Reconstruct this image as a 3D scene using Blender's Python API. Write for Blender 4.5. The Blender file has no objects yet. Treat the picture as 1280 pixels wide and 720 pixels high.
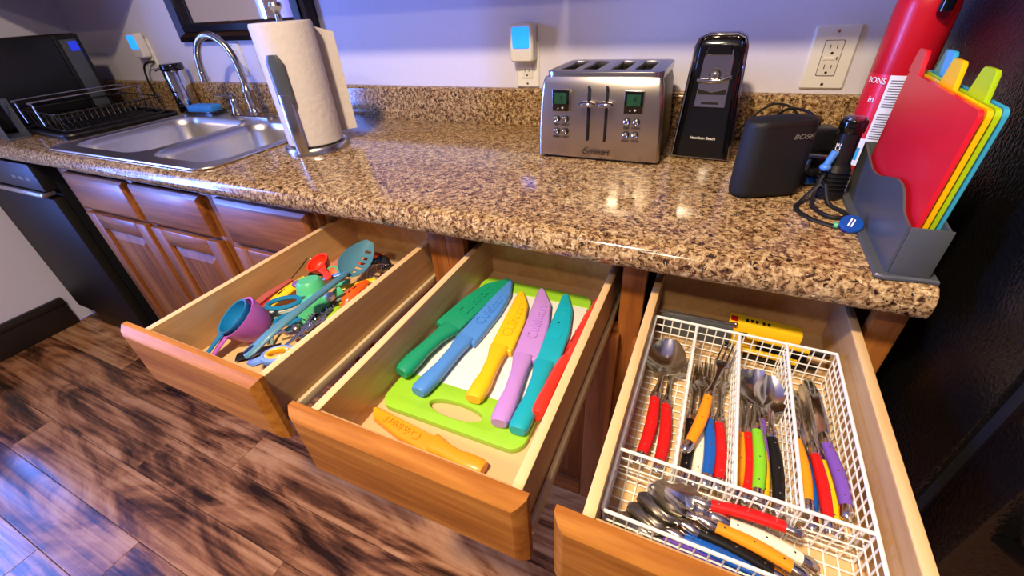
import bpy, bmesh, math, random
from mathutils import Vector, Matrix
from mathutils.geometry import tessellate_polygon
random.seed(7)
R = math.radians
SC = bpy.context.scene
COL = SC.collection

# ------------------------------------------------------------ camera, world, lights, exposure
cd = bpy.data.cameras.new('camera'); cam = bpy.data.objects.new('camera', cd); COL.objects.link(cam)
YAW, PIT, ROL = -0.468574, 0.603541, -0.069082
fw = Vector((math.sin(YAW)*math.cos(PIT), math.cos(YAW)*math.cos(PIT), -math.sin(PIT)))
r0 = Vector((math.cos(YAW), -math.sin(YAW), 0)); u0 = r0.cross(fw)
rt = r0*math.cos(ROL)+u0*math.sin(ROL); up = -r0*math.sin(ROL)+u0*math.cos(ROL)
M = Matrix((rt, up, -fw)).transposed().to_4x4(); M.translation = Vector((0.04789, -0.57540, 1.23155))
cam.matrix_world = M
cd.sensor_width = 36; cd.lens = 528.814/1280*36; cd.clip_start = .02
SC.camera = cam
SC.view_settings.view_transform = 'Standard'; SC.view_settings.look = 'None'
SC.view_settings.gamma = 1; SC.view_settings.exposure = 0.05; SC.view_settings.use_curve_mapping = False
w = bpy.data.worlds.new('dusk'); SC.world = w; w.use_nodes = True
w.node_tree.nodes['Background'].inputs[0].default_value = (.10, .22, 1.0, 1)
w.node_tree.nodes['Background'].inputs[1].default_value = 1.2

def area(name, loc, target, size, power, color, size_y=None, shape='DISK', spread=180):
    d = bpy.data.lights.new(name, 'AREA'); d.shape = shape; d.size = size
    if size_y: d.size_y = size_y
    d.energy = power; d.color = color; d.spread = R(spread)
    o = bpy.data.objects.new(name, d); COL.objects.link(o); o.location = loc
    o.rotation_euler = (Vector(target)-Vector(loc)).to_track_quat('-Z', 'Y').to_euler()
    return o
WARM = (1.0, .785, .53)
area('ceiling_lamp_light', (-.32, -.88, 2.36), (-.32, -.88, 0), .16, 52, WARM)
area('ceiling_lamp_light', (-.10, -1.62, 2.36), (-.10, -1.62, 0), .16, 18, WARM)
area('dusk_window_light', (-2.78, -.74, 1.25), (0, .1, 1.5), .60, 78, (.13, .27, 1.0), 1.5, 'RECTANGLE', 115)

# ------------------------------------------------------------ helpers
def lin(c):
    return tuple(((v/255)/12.92 if v/255 <= .04045 else ((v/255+.055)/1.055)**2.4) for v in c)
MATS = {}
def mat(name, rgb=(200,200,200), rough=.45, metal=0, var=.06, scale=30, bump=0, coat=0, trans=0, emit=0, stretch=(1,1,1), ior=1.45, spec=.5):
    if name in MATS: return MATS[name]
    m = bpy.data.materials.new(name); m.use_nodes = True; nt = m.node_tree; p = nt.nodes['Principled BSDF']
    c = lin(rgb)
    p.inputs['Roughness'].default_value = rough; p.inputs['Metallic'].default_value = metal
    p.inputs['Coat Weight'].default_value = coat; p.inputs['Coat Roughness'].default_value = .08
    p.inputs['Transmission Weight'].default_value = trans; p.inputs['IOR'].default_value = ior
    p.inputs['Specular IOR Level'].default_value = spec
    tc = nt.nodes.new('ShaderNodeTexCoord'); mp = nt.nodes.new('ShaderNodeMapping'); mp.inputs['Scale'].default_value = stretch
    nz = nt.nodes.new('ShaderNodeTexNoise'); nz.inputs['Scale'].default_value = scale; nz.inputs['Detail'].default_value = 4
    nt.links.new(tc.outputs['Object'], mp.inputs[0]); nt.links.new(mp.outputs[0], nz.inputs['Vector'])
    rp = nt.nodes.new('ShaderNodeValToRGB')
    rp.color_ramp.elements[0].position = .3; rp.color_ramp.elements[1].position = .7
    rp.color_ramp.elements[0].color = tuple(max(0, v*(1-var)) for v in c)+(1,)
    rp.color_ramp.elements[1].color = tuple(min(1, v*(1+var)) for v in c)+(1,)
    nt.links.new(nz.outputs['Fac'], rp.inputs[0]); nt.links.new(rp.outputs[0], p.inputs['Base Color'])
    if emit:
        nt.links.new(rp.outputs[0], p.inputs['Emission Color']); p.inputs['Emission Strength'].default_value = emit
    if bump:
        b = nt.nodes.new('ShaderNodeBump'); b.inputs['Strength'].default_value = bump; b.inputs['Distance'].default_value = .002
        nt.links.new(nz.outputs['Fac'], b.inputs['Height']); nt.links.new(b.outputs[0], p.inputs['Normal'])
    MATS[name] = m
    return m

def ramp(nt, stops):
    rp = nt.nodes.new('ShaderNodeValToRGB'); e = rp.color_ramp.elements
    while len(e) < len(stops): e.new(.5)
    for el, (pos, c) in zip(e, stops):
        el.position = pos; el.color = lin(c)+(1,)
    return rp
def wood(name, stops, axis, scale=1.0, rough=.40, coat=.07, perobj=0.0, rings=14, dist=5):
    """grain runs along axis 0/1/2"""
    m = bpy.data.materials.new(name); m.use_nodes = True; nt = m.node_tree; p = nt.nodes['Principled BSDF']
    tc = nt.nodes.new('ShaderNodeTexCoord'); mp = nt.nodes.new('ShaderNodeMapping')
    s = [rings*scale]*3; s[axis] = 1.1*scale; mp.inputs['Scale'].default_value = s
    nt.links.new(tc.outputs['Object'], mp.inputs[0])
    oi = nt.nodes.new('ShaderNodeObjectInfo'); ad = nt.nodes.new('ShaderNodeVectorMath'); ad.operation = 'MULTIPLY_ADD'
    ad.inputs[1].default_value = (37, 53, 71)
    nt.links.new(oi.outputs['Random'], ad.inputs[0]); nt.links.new(mp.outputs[0], ad.inputs[2])
    n1 = nt.nodes.new('ShaderNodeTexNoise'); n1.inputs['Scale'].default_value = 1.0; n1.inputs['Detail'].default_value = 5
    n1.inputs['Roughness'].default_value = .62; n1.inputs['Distortion'].default_value = dist*.25
    nt.links.new(ad.outputs[0], n1.inputs['Vector'])
    n2 = nt.nodes.new('ShaderNodeTexNoise'); n2.inputs['Scale'].default_value = 9.0; n2.inputs['Detail'].default_value = 3
    nt.links.new(ad.outputs[0], n2.inputs['Vector'])
    mx = nt.nodes.new('ShaderNodeMix'); mx.data_type = 'FLOAT'; mx.inputs[0].default_value = .3
    nt.links.new(n1.outputs['Fac'], mx.inputs[2]); nt.links.new(n2.outputs['Fac'], mx.inputs[3])
    val = mx.outputs[0]
    if perobj:
        sb = nt.nodes.new('ShaderNodeMath'); sb.operation = 'MULTIPLY_ADD'; sb.inputs[1].default_value = perobj
        ml = nt.nodes.new('ShaderNodeMath'); ml.operation = 'SUBTRACT'; ml.inputs[1].default_value = perobj/2
        nt.links.new(oi.outputs['Random'], sb.inputs[0]); nt.links.new(val, sb.inputs[2]); nt.links.new(sb.outputs[0], ml.inputs[0]); val = ml.outputs[0]
    rp = ramp(nt, stops); nt.links.new(val, rp.inputs[0]); nt.links.new(rp.outputs[0], p.inputs['Base Color'])
    p.inputs['Roughness'].default_value = rough; p.inputs['Coat Weight'].default_value = coat; p.inputs['Coat Roughness'].default_value = .18; p.inputs['Specular IOR Level'].default_value = .35
    b = nt.nodes.new('ShaderNodeBump'); b.inputs['Strength'].default_value = .12; b.inputs['Distance'].default_value = .001
    nt.links.new(n2.outputs['Fac'], b.inputs['Height']); nt.links.new(b.outputs[0], p.inputs['Normal'])
    MATS[name] = m
    return m
def granite(name):
    m = bpy.data.materials.new(name); m.use_nodes = True; nt = m.node_tree; p = nt.nodes['Principled BSDF']
    tc = nt.nodes.new('ShaderNodeTexCoord')
    def noise(sc, det, dist=0):
        n = nt.nodes.new('ShaderNodeTexNoise'); n.inputs['Scale'].default_value = sc; n.inputs['Detail'].default_value = det
        n.inputs['Distortion'].default_value = dist; n.inputs['Roughness'].default_value = .65
        nt.links.new(tc.outputs['Object'], n.inputs['Vector']); return n
    a = noise(112, 6, .8); base = ramp(nt, [(.35, (58,38,24)), (.43, (114,82,52)), (.52, (168,136,92)), (.63, (206,180,132))])
    nt.links.new(a.outputs['Fac'], base.inputs[0])
    d = noise(150, 4, .8); dk = ramp(nt, [(.38, (255,255,255)), (.45, (0,0,0))]); dk.color_ramp.interpolation = 'EASE'
    nt.links.new(d.outputs['Fac'], dk.inputs[0])
    mx = nt.nodes.new('ShaderNodeMix'); mx.data_type = 'RGBA'
    nt.links.new(dk.outputs[0], mx.inputs[0]); nt.links.new(base.outputs[0], mx.inputs[6]); mx.inputs[7].default_value = lin((38,24,20))+(1,)
    l = noise(130, 2, .3); lt = ramp(nt, [(.62, (0,0,0)), (.70, (255,255,255))]); nt.links.new(l.outputs['Fac'], lt.inputs[0])
    mx2 = nt.nodes.new('ShaderNodeMix'); mx2.data_type = 'RGBA'
    nt.links.new(lt.outputs[0], mx2.inputs[0]); nt.links.new(mx.outputs[2], mx2.inputs[6]); mx2.inputs[7].default_value = lin((222,196,148))+(1,)
    nt.links.new(mx2.outputs[2], p.inputs['Base Color'])
    p.inputs['Roughness'].default_value = .12; p.inputs['Specular IOR Level'].default_value = .5
    MATS[name] = m
    return m
def acacia(name):
    m = bpy.data.materials.new(name); m.use_nodes = True; nt = m.node_tree; p = nt.nodes['Principled BSDF']
    tc = nt.nodes.new('ShaderNodeTexCoord'); mp = nt.nodes.new('ShaderNodeMapping'); mp.inputs['Scale'].default_value = (1.5, 5.5, 5.5)
    nt.links.new(tc.outputs['Object'], mp.inputs[0])
    oi = nt.nodes.new('ShaderNodeObjectInfo'); ad = nt.nodes.new('ShaderNodeVectorMath'); ad.operation = 'MULTIPLY_ADD'
    ad.inputs[1].default_value = (41, 67, 29); nt.links.new(oi.outputs['Random'], ad.inputs[0]); nt.links.new(mp.outputs[0], ad.inputs[2])
    n1 = nt.nodes.new('ShaderNodeTexNoise'); n1.inputs['Scale'].default_value = 1.25; n1.inputs['Detail'].default_value = 7
    n1.inputs['Roughness'].default_value = .6; n1.inputs['Distortion'].default_value = 1.9
    nt.links.new(ad.outputs[0], n1.inputs['Vector'])
    rp = ramp(nt, [(.36, (44,27,19)), (.43, (96,61,40)), (.485, (142,94,60)), (.545, (174,124,82)), (.66, (202,156,110))])
    sb = nt.nodes.new('ShaderNodeMath'); sb.operation = 'MULTIPLY_ADD'; sb.inputs[1].default_value = .16
    m2 = nt.nodes.new('ShaderNodeMath'); m2.operation = 'SUBTRACT'; m2.inputs[1].default_value = .08
    nt.links.new(oi.outputs['Random'], sb.inputs[0]); nt.links.new(n1.outputs['Fac'], sb.inputs[2]); nt.links.new(sb.outputs[0], m2.inputs[0])
    mp3 = nt.nodes.new('ShaderNodeMapping'); mp3.inputs['Scale'].default_value = (.9, 11, 11); nt.links.new(ad.outputs[0], mp3.inputs[0])
    n3 = nt.nodes.new('ShaderNodeTexNoise'); n3.inputs['Scale'].default_value = 1.1; n3.inputs['Detail'].default_value = 4; n3.inputs['Distortion'].default_value = .8
    nt.links.new(mp3.outputs[0], n3.inputs['Vector'])
    mxg = nt.nodes.new('ShaderNodeMix'); mxg.data_type = 'FLOAT'; mxg.inputs[0].default_value = .34
    nt.links.new(m2.outputs[0], mxg.inputs[2]); nt.links.new(n3.outputs['Fac'], mxg.inputs[3])
    nt.links.new(mxg.outputs[0], rp.inputs[0]); nt.links.new(rp.outputs[0], p.inputs['Base Color'])
    p.inputs['Roughness'].default_value = .17; p.inputs['Specular IOR Level'].default_value = .25
    b = nt.nodes.new('ShaderNodeBump'); b.inputs['Strength'].default_value = .25; b.inputs['Distance'].default_value = .002
    nt.links.new(n1.outputs['Fac'], b.inputs['Height']); nt.links.new(b.outputs[0], p.inputs['Normal'])
    MATS[name] = m
    return m

def tag(o, label=None, cat=None, group=None, kind=None):
    if label: o['label'] = label
    if cat: o['category'] = cat
    if group: o['group'] = group
    if kind: o['kind'] = kind
    return o
def thing(name, label, cat, loc=(0,0,0), rz=0, group=None):
    o = bpy.data.objects.new(name, None); COL.objects.link(o); o.empty_display_size = .02
    o.location = loc; o.rotation_euler = (0, 0, rz)
    return tag(o, label, cat, group)

class B:
    def __init__(s): s.v = []; s.f = []; s.M = Matrix()
    def add(s, vs, fs):
        n = len(s.v); s.v += [tuple(s.M @ Vector(q)) for q in vs]; s.f += [[i+n for i in f] for f in fs]; return s
    def box(s, x0, x1, y0, y1, z0, z1):
        return s.add([(x0,y0,z0),(x1,y0,z0),(x1,y1,z0),(x0,y1,z0),(x0,y0,z1),(x1,y0,z1),(x1,y1,z1),(x0,y1,z1)],
            [(0,3,2,1),(4,5,6,7),(0,1,5,4),(1,2,6,5),(2,3,7,6),(3,0,4,7)])
    def loft(s, rings, close=True, caps=True):
        n = len(rings[0]); vs = [q for r in rings for q in r]; fs = []
        for i in range(len(rings)-1):
            for k in range(n if close else n-1):
                a = i*n+k; b = i*n+(k+1) % n; fs.append((a, b, b+n, a+n))
        if caps: fs.append(tuple(range(n))[::-1]); fs.append(tuple((len(rings)-1)*n+k for k in range(n)))
        return s.add(vs, fs)
    def tube(s, path, r, n=10, closed=False, flat=1.0, upv=(0,0,1)):
        P = [Vector(p) for p in path]; N = len(P); rs = r if isinstance(r, (list, tuple)) else [r]*N; rings = []
        prev = None
        for i in range(N):
            if closed: t = P[(i+1) % N]-P[i-1]
            else: t = P[min(i+1, N-1)]-P[max(i-1, 0)]
            t.normalize()
            ref = Vector(upv) if prev is None else prev
            if abs(ref.dot(t)) > .98: ref = Vector((1,0,0)) if abs(t.x) < .9 else Vector((0,1,0))
            u = (ref-t*ref.dot(t)).normalized(); v = t.cross(u); prev = u
            rings.append([P[i]+(u*math.sin(2*math.pi*k/n)*flat+v*math.cos(2*math.pi*k/n))*rs[i] for k in range(n)])
        if closed: rings.append(rings[0]); return s.loft(rings, True, False)
        return s.loft(rings)
    def lathe(s, prof, n=28, c=(0,0,0)):
        return s.loft([[(c[0]+r*math.cos(2*math.pi*k/n), c[1]+r*math.sin(2*math.pi*k/n), c[2]+z) for k in range(n)] for r, z in prof])
    def prism(s, pts, z0, z1, inset=0, holes=()):
        """outline in xy extruded in z, optional chamfer inset on the upper edge"""
        if not holes:
            n = len(pts); c = Vector((sum(p[0] for p in pts)/n, sum(p[1] for p in pts)/n))
            def ins(d):
                out = []
                for i in range(n):
                    a = Vector(pts[i-1]); b = Vector(pts[i]); e = Vector(pts[(i+1) % n])
                    d1 = (b-a).normalized(); d2 = (e-b).normalized()
                    nn = Vector((-d1.y-d2.y, d1.x+d2.x))
                    if nn.length < 1e-6: nn = Vector((-d1.y, d1.x))
                    out.append(b+nn.normalized()*d)
                return out
            area2 = sum(pts[i-1][0]*pts[i][1]-pts[i][0]*pts[i-1][1] for i in range(n))
            if area2 < 0: pts = list(pts)[::-1]
            rings = [[(p[0], p[1], z0) for p in pts], [(p[0], p[1], z1-inset) for p in pts]]
            if inset: rings.append([(p[0], p[1], z1) for p in ins(inset)])
            return s.loft(rings)
        loops = [list(pts)]+[list(h) for h in holes]
        tri = tessellate_polygon([[Vector((p[0], p[1], 0)) for p in l] for l in loops])
        fl = [p for l in loops for p in l]; n = len(fl)
        vs = [(p[0], p[1], z0) for p in fl]+[(p[0], p[1], z1) for p in fl]
        fs = [tuple(t) for t in tri]+[tuple(i+n for i in t) for t in tri]
        o = 0
        for l in loops:
            k = len(l)
            for i in range(k): fs.append((o+i, o+(i+1) % k, o+(i+1) % k+n, o+i+n))
            o += k
        return s.add(vs, fs)
    def ell(s, c, rx, ry, rz, n=16, m=10, z0=-1, z1=1):
        rings = []
        for i in range(m+1):
            a = math.asin(z0)+(math.asin(z1)-math.asin(z0))*i/m
            rings.append([(c[0]+rx*math.cos(a)*math.cos(2*math.pi*k/n), c[1]+ry*math.cos(a)*math.sin(2*math.pi*k/n), c[2]+rz*math.sin(a)) for k in range(n)])
        return s.loft(rings)
    def out(s, name, m, parent=None, smooth=40, bevel=0, seg=2, mw=None, solid=0):
        me = bpy.data.meshes.new(name); me.from_pydata(s.v, [], s.f); me.update()
        bm = bmesh.new(); bm.from_mesh(me)
        bmesh.ops.remove_doubles(bm, verts=bm.verts, dist=1e-6)
        if solid: bmesh.ops.solidify(bm, geom=bm.faces[:], thickness=solid)
        bmesh.ops.recalc_face_normals(bm, faces=bm.faces)
        if bevel:
            eds = [e for e in bm.edges if len(e.link_faces) == 2 and e.calc_face_angle(0) > R(35)]
            bmesh.ops.bevel(bm, geom=eds, offset=bevel, segments=seg, affect='EDGES', profile=.5, clamp_overlap=True)
        bm.to_mesh(me); bm.free()
        if smooth:
            for q in me.polygons: q.use_smooth = True
            me.set_sharp_from_angle(angle=R(smooth))
        me.materials.append(MATS[m] if isinstance(m, str) else m)
        o = bpy.data.objects.new(name, me); COL.objects.link(o)
        if parent: o.parent = parent
        if mw is not None: o.matrix_world = mw
        return o
def boxo(name, m, parent, dims, bevel=0, **k): return B().box(*dims).out(name, m, parent, bevel=bevel, **k)
def struct(o): o['kind'] = 'structure'; return o
def rrect(x0, x1, y0, y1, r, n=5):
    out = []
    for cx, cy, a in ((x1-r, y1-r, 0), (x0+r, y1-r, 90), (x0+r, y0+r, 180), (x1-r, y0+r, 270)):
        for i in range(n+1):
            t = R(a+90*i/n); out.append((cx+r*math.cos(t), cy+r*math.sin(t)))
    return out
def bez(p, n=16):
    """Catmull-Rom through points"""
    P = [Vector(q) for q in p]; P = [P[0]*2-P[1]]+P+[P[-1]*2-P[-2]]; out = []
    for i in range(1, len(P)-2):
        for k in range(n):
            t = k/n; a, b, c, d = P[i-1:i+3]
            out.append(.5*((2*b)+(c-a)*t+(2*a-5*b+4*c-d)*t*t+(3*b-a-3*c+d)*t**3))
    out.append(P[-2]); return out
def text(name, s, size, m, parent, mtx, extrude=.0002, align='CENTER', shear=0, xs=1):
    c = bpy.data.curves.new(name, 'FONT'); c.body = s; c.size = size; c.align_x = align; c.align_y = 'CENTER'; c.extrude = extrude; c.shear = shear; c.offset = size*.007
    t = bpy.data.objects.new(name, c); COL.objects.link(t)
    me = bpy.data.meshes.new_from_object(t.evaluated_get(bpy.context.evaluated_depsgraph_get()))
    bpy.data.objects.remove(t); me.name = name
    me.transform(Matrix.Diagonal((xs, 1, 1, 1))); me.transform(mtx); me.materials.clear(); me.materials.append(MATS[m])
    o = bpy.data.objects.new(name, me); COL.objects.link(o); o.parent = parent
    return o
def frame_m(origin, xdir, ydir):
    x = Vector(xdir).normalized(); y = Vector(ydir); y = (y-x*y.dot(x)).normalized(); z = x.cross(y)
    m = Matrix((x, y, z)).transposed().to_4x4(); m.translation = Vector(origin); return m
FRONT = lambda x, y, z: frame_m((x, y, z), (1,0,0), (0,0,1))     # text on a face looking at -Y
def copy_tree(o, parent=None):
    c = o.copy(); COL.objects.link(c)
    if parent: c.parent = parent
    for ch in list(o.children): copy_tree(ch, c)
    return c

# ------------------------------------------------------------ materials
granite('granite_laminate'); acacia('acacia_plank')
OAK = [(.28, (88,46,18)), (.45, (132,76,32)), (.58, (160,98,46)), (.75, (182,120,62))]
wood('oak_x', OAK, 0, coat=.2); wood('oak_z', OAK, 2); wood('oak_y', OAK, 1)
BIRCH = [(.3, (172,130,82)), (.5, (192,152,102)), (.7, (206,168,118))]
wood('birch_y', BIRCH, 1, rough=.35, coat=.3); wood('birch_x', BIRCH, 0, rough=.35)
wood('edge_birch', [(.3, (206,166,110)), (.5, (222,186,132)), (.7, (232,200,150))], 1, rough=.5, coat=0)
mat('drawer_floor', (214,178,128), .35, var=.05, scale=8)
mat('wall_paint', (226,224,240), .75, var=.02, scale=200, bump=.15)
mat('ceiling_paint', (225,222,215), .85, var=.02)
mat('dark_baseboard', (38,28,24), .5, var=.1)
mat('steel', (190,188,184), .26, 1, var=.05, scale=120, stretch=(1,30,30))
mat('sink_steel', (214,210,202), .30, 1, var=.04, scale=60, stretch=(30,1,1))
mat('chrome', (205,204,202), .08, 1, var=.02)
mat('brushed_front', (206,196,184), .27, 1, var=.05, scale=60, stretch=(40,1,.6))
mat('nickel', (176,166,154), .24, 1, var=.03)
mat('black_gloss', (12,12,13), .12, var=.2, coat=.5)
mat('black_satin', (20,20,22), .4, var=.15)
mat('black_rubber', (18,18,20), .6, var=.15)
mat('charcoal_mesh', (22,24,28), .62, var=.3, scale=700, bump=.3)
mat('fridge_black', (14,13,13), .22, var=.2, scale=190, bump=.9, spec=.5)
mat('white_plastic', (236,232,222), .35, var=.02)
mat('ivory_plastic', (244,242,234), .3, var=.02)
mat('paper', (212,204,200), .85, var=.03, scale=75, bump=.9)
mat('ink', (14,13,13), .5, var=.1)
mat('ink_red', (190,20,24), .5, var=.1)
mat('print_white', (240,240,238), .5, var=.02)
mat('print_grey', (120,120,118), .5, var=.05)
mat('lcd', (36,74,48), .2, var=.1, scale=60, emit=.05)
mat('lcd_ink', (24,44,30), .4)
mat('blue_glow', (30,120,255), .3, var=.05, emit=2.2)
mat('blue_reflection_glow', (40,60,230), .3, emit=.5)  # weak emission standing in for reflected blue light
mat('cutlery_steel', (222,218,210), .17, 1, var=.02)
mat('slot_dark', (10,9,9), .7)
mat('element_gold', (140,112,60), .4, .7)
mat('grey_plastic', (78,82,88), .32, var=.05)
mat('dish_front', (30,27,24), .5, .0, var=.05, scale=40, stretch=(40,1,1), spec=.2)
mat('frame_dark', (15,10,8), .3, var=.25, scale=12, coat=.4)
mat('frame_bronze', (50,31,18), .32, .3, var=.25, scale=14)
mat('mirror_glass', (235,235,235), .02, 1, var=.0)
mat('glass', (240,245,250), .02, trans=1, var=0)
mat('mauve_blind', (205,186,196), .7, var=.03)
mat('sponge_blue', (58,140,226), .9, var=.12, scale=160, bump=.8)
COLS = dict(red=(205,24,26), orange=(244,150,28), blue=(22,92,190), white=(238,234,212), black=(18,18,19), lime=(128,204,44),
            purple=(120,82,190), yellow=(246,200,30), kgreen=(24,148,110), kblue=(78,140,222), kyellow=(248,192,30), kpurple=(186,138,214),
            kteal=(24,166,184), kred=(232,54,40), korange=(250,160,36), bgreen=(148,204,52), bwhite=(236,236,228),
            bred=(226,30,48), byellow=(252,198,10), blime=(176,212,20), bblue=(62,172,226), slate=(76,128,150), slate2=(54,104,134),
            cupurple=(186,98,196), cupblue=(24,120,176), cupgreen=(84,192,134), scoopred=(226,54,28), sciteal=(20,118,164), sciblue=(110,146,222),
            sciyellow=(240,176,40), peelorange=(228,92,24), peellime=(158,198,40), spatred=(196,44,44), brick=(170,84,78), cardpink=(196,130,110),
            extred=(200,16,34), tines=(122,146,140), tagblue=(16,72,160))
for k, v in COLS.items(): mat('c_'+k, v, .34 if k[0] != 's' else .42, var=.04, scale=24, coat=.1)

# ------------------------------------------------------------ room shell
XL, XR, YW, YB, ZC = -2.72, 2.6, .632, -5.0, 2.40
fl = struct(boxo('floor', 'dark_baseboard', None, (XL, XR, YB, YW, -.05, -.006)))
ROW = .132
seams = {0: [-2.1, -.9], 1: [-1.202, .05], 2: [-1.51, -.35], 3: [-2.05, -.80], 4: [-1.24, -.10], 5: [-1.50, -.3], 6: [-1.9, -.7]}
for i in range(-1, 14):
    y1 = -.122-ROW*(i-1); y0 = y1-ROW
    cuts = sorted(seams.get(i, [-2.3+random.random()*.8, -1.0+random.random()*.6]))
    xs = [XL]+cuts+[.36 if y1 > -.2 else XR]
    for a, b in zip(xs, xs[1:]):
        o = B().box(-(b-a)/2+.0006, (b-a)/2-.0006, -ROW/2+.0006, ROW/2-.0006, -.006, 0).out('plank', 'acacia_plank', fl, bevel=.0008, seg=1, smooth=0)
        o.location = ((a+b)/2, (y0+y1)/2, 0)
        o.rotation_euler = (random.uniform(-.002, .002), random.uniform(-.0006, .0006), 0)
struct(boxo('ceiling', 'ceiling_paint', None, (XL, XR, YB, YW, ZC, ZC+.05)))
struct(boxo('wall_back', 'wall_paint', None, (XL-.1, XR+.1, YW, YW+.1, 0, ZC)))
struct(boxo('wall_front', 'wall_paint', None, (XL-.1, XR+.1, YB-.1, YB, 0, ZC)))
struct(boxo('wall_right', 'wall_paint', None, (XR, XR+.1, YB, YW, 0, ZC)))
DY0, DY1, DZ = -1.12, -.40, 2.04
b = B(); b.box(XL-.1, XL, DY1, YW, 0, ZC); b.box(XL-.1, XL, YB, DY0, 0, ZC); b.box(XL-.1, XL, DY0, DY1, DZ, ZC)
struct(b.out('wall_left', 'wall_paint'))
dr = struct(B().box(XL-.09, XL-.03, DY0, DY0+.05, 0, DZ).box(XL-.09, XL-.03, DY1-.05, DY1, 0, DZ).box(XL-.09, XL-.03, DY0, DY1, DZ-.05, DZ).box(XL-.09, XL-.03, DY0, DY1, 0, .06).box(XL-.08, XL-.04, DY0+.05, DY1-.05, .98, 1.03).out('door_1', 'white_plastic', bevel=.002))
vb = thing('vertical_blind', 'mauve vertical blind hanging in front of the sliding glass door', 'blind', (XL+.05, -.6, 0))
boxo('headrail', 'mauve_blind', vb, (-.02, .02, -.5, .19, 2.02, 2.06), .004)
for i in range(3):
    o = boxo('slat', 'mauve_blind', vb, (-.044, .044, -.0008, .0008, .05, 2.02)); o.location = (0, .14-i*.105, 0); o.rotation_euler = (0, 0, R(-45))
struct(B().box(XL, XL+.022, DY1, .0, 0, .15).box(XL+.022, XL+.03, DY1, .0, .118, .142).out('baseboard_left', 'dark_baseboard', bevel=.003))

# ------------------------------------------------------------ countertop
prof = [(.607, .877), (.02, .877), (.012, .8706), (.004, .8712), (-.001, .876), (-.004, .886), (-.0035, .897), (.001, .907), (.009, .9128), (.022, .915), (.607, .915)]
ct = B()
def seg(x0, x1, pr): ct.loft([[(x0, y, z) for y, z in pr], [(x1, y, z) for y, z in pr]])
SX0, SX1, SY0, SY1 = -1.885, -1.085, .026, .565
seg(XL, SX0+.01, prof); seg(SX1-.01, .325, prof)
seg(SX0+.01, SX1-.01, [(SY0+.012, .877)]+prof[1:-1]+[(SY0+.012, .915)])
seg(SX0+.01, SX1-.01, [(.607, .877), (SY1-.012, .877), (SY1-.012, .915), (.607, .915)])
counter = tag(ct.out('countertop', 'granite_laminate', smooth=50), 'brown speckled granite-look laminate countertop with rolled front edge', 'countertop')
B().loft([[(x, y, z) for y, z in ((.607, .9155), (.6065, 1.004), (.609, 1.010), (.614, 1.013), (.631, 1.014), (.631, .9155))] for x in (XL+.001, .325)]).out('backsplash', 'granite_laminate', counter)

# ------------------------------------------------------------ base cabinets
YF, YD = .05, .03       # face frame front, closed door front
def panel_front(name, m, parent, x0, x1, z0, z1, y0, y1, ch=.012, cd_=.007, loc=None):
    """slab with chamfered front edges; front face at y0"""
    bb = B()
    rg = lambda i, y: [(x0+i, y, z0+i), (x1-i, y, z0+i), (x1-i, y, z1-i), (x0+i, y, z1-i)]
    bb.loft([rg(0, y1), rg(0, y0+cd_), rg(ch*.55, y0+cd_*.25), rg(ch, y0)])
    return bb.out(name, m, parent, smooth=25)
def door(parent, x0, x1, z0, z1):
    d = B(); fr = .055
    d.box(x0, x0+fr, YD, YF-.001, z0, z1); d.box(x1-fr, x1, YD, YF-.001, z0, z1)
    o = d.out('door', 'oak_z', parent, bevel=.003)
    B().box(x0+fr+.0005, x1-fr-.0005, YD, YF-.001, z0, z0+fr).out('rail', 'oak_x', o, bevel=.003)
    B().box(x0+fr+.0005, x1-fr-.0005, YD, YF-.001, z1-fr, z1).out('rail', 'oak_x', o, bevel=.003)
    a, b2, c, e = x0+fr+.001, x1-fr-.001, z0+fr+.001, z1-fr-.001; bb = B()
    rg = lambda i, y: [(a+i, y, c+i), (b2-i, y, c+i), (b2-i, y, e-i), (a+i, y, e-i)]
    bb.loft([rg(0, YF-.002), rg(0, YD+.012), rg(.035, YD+.004)]); bb.out('panel', 'oak_z', o, smooth=0)
    return o
def carcass(name, label, x0, x1, stiles, zr, lt=.865, rt_=.865):
    t = thing(name, label, 'cabinet', ((x0+x1)/2, .3, 0)); c = -(x0+x1)/2
    bb = B(); bb.M = Matrix.Translation((c, -.3, 0))
    bb.box(x0+.001, x0+.016, YF+.02, .60, .10, lt); bb.box(x1-.016, x1-.001, YF+.02, .60, .10, rt_); bb.box(x0+.016, x1-.016, YF+.02, .60, .10, .115); bb.box(x0+.016, x1-.016, .59, .60, .115, .865)
    bb.out('carcass', 'birch_y', t)
    boxo('toe_kick', 'dark_baseboard', t, (x0+c, x1+c, .12-.3, .135-.3, 0.0, .10))
    for a, b2 in stiles: B().box(a+c, b2+c, YF-.3, YF+.02-.3, .10, .868).out('stile', 'oak_z', t, bevel=.001)
    inner = sorted(stiles)
    for (a, b2), (d, e) in zip(inner, inner[1:]):
        for z0, z1 in zr: B().box(b2+c, d+c, YF+.0005-.3, YF+.0195-.3, z0, z1).out('rail', 'oak_x', t)
    return t, c
def loc_parent(o): o.location = o.location + Vector((0, -.3, 0))
ZF0, ZF1, ZD1 = .712, .838, .700
RZ = [(.842, .868), (.676, .708), (.10, .14)]
# sink base
t, c = carcass('sink_base_cabinet', 'oak sink base cabinet with two doors under the steel sink', -1.95, -1.15, [(-1.95, -1.89), (-1.545, -1.515), (-1.195, -1.15)], RZ, .865, .725)
for a, b2 in ((-1.892, -1.546), (-1.514, -1.185)):
    o = panel_front('false_front', 'oak_x', t, a+c, b2+c, ZF0, ZF1, YD, YF-.001); o.location.y = -.3
    o = door(t, a+c, b2+c, .13, ZD1); o.location.y = -.3
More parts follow.
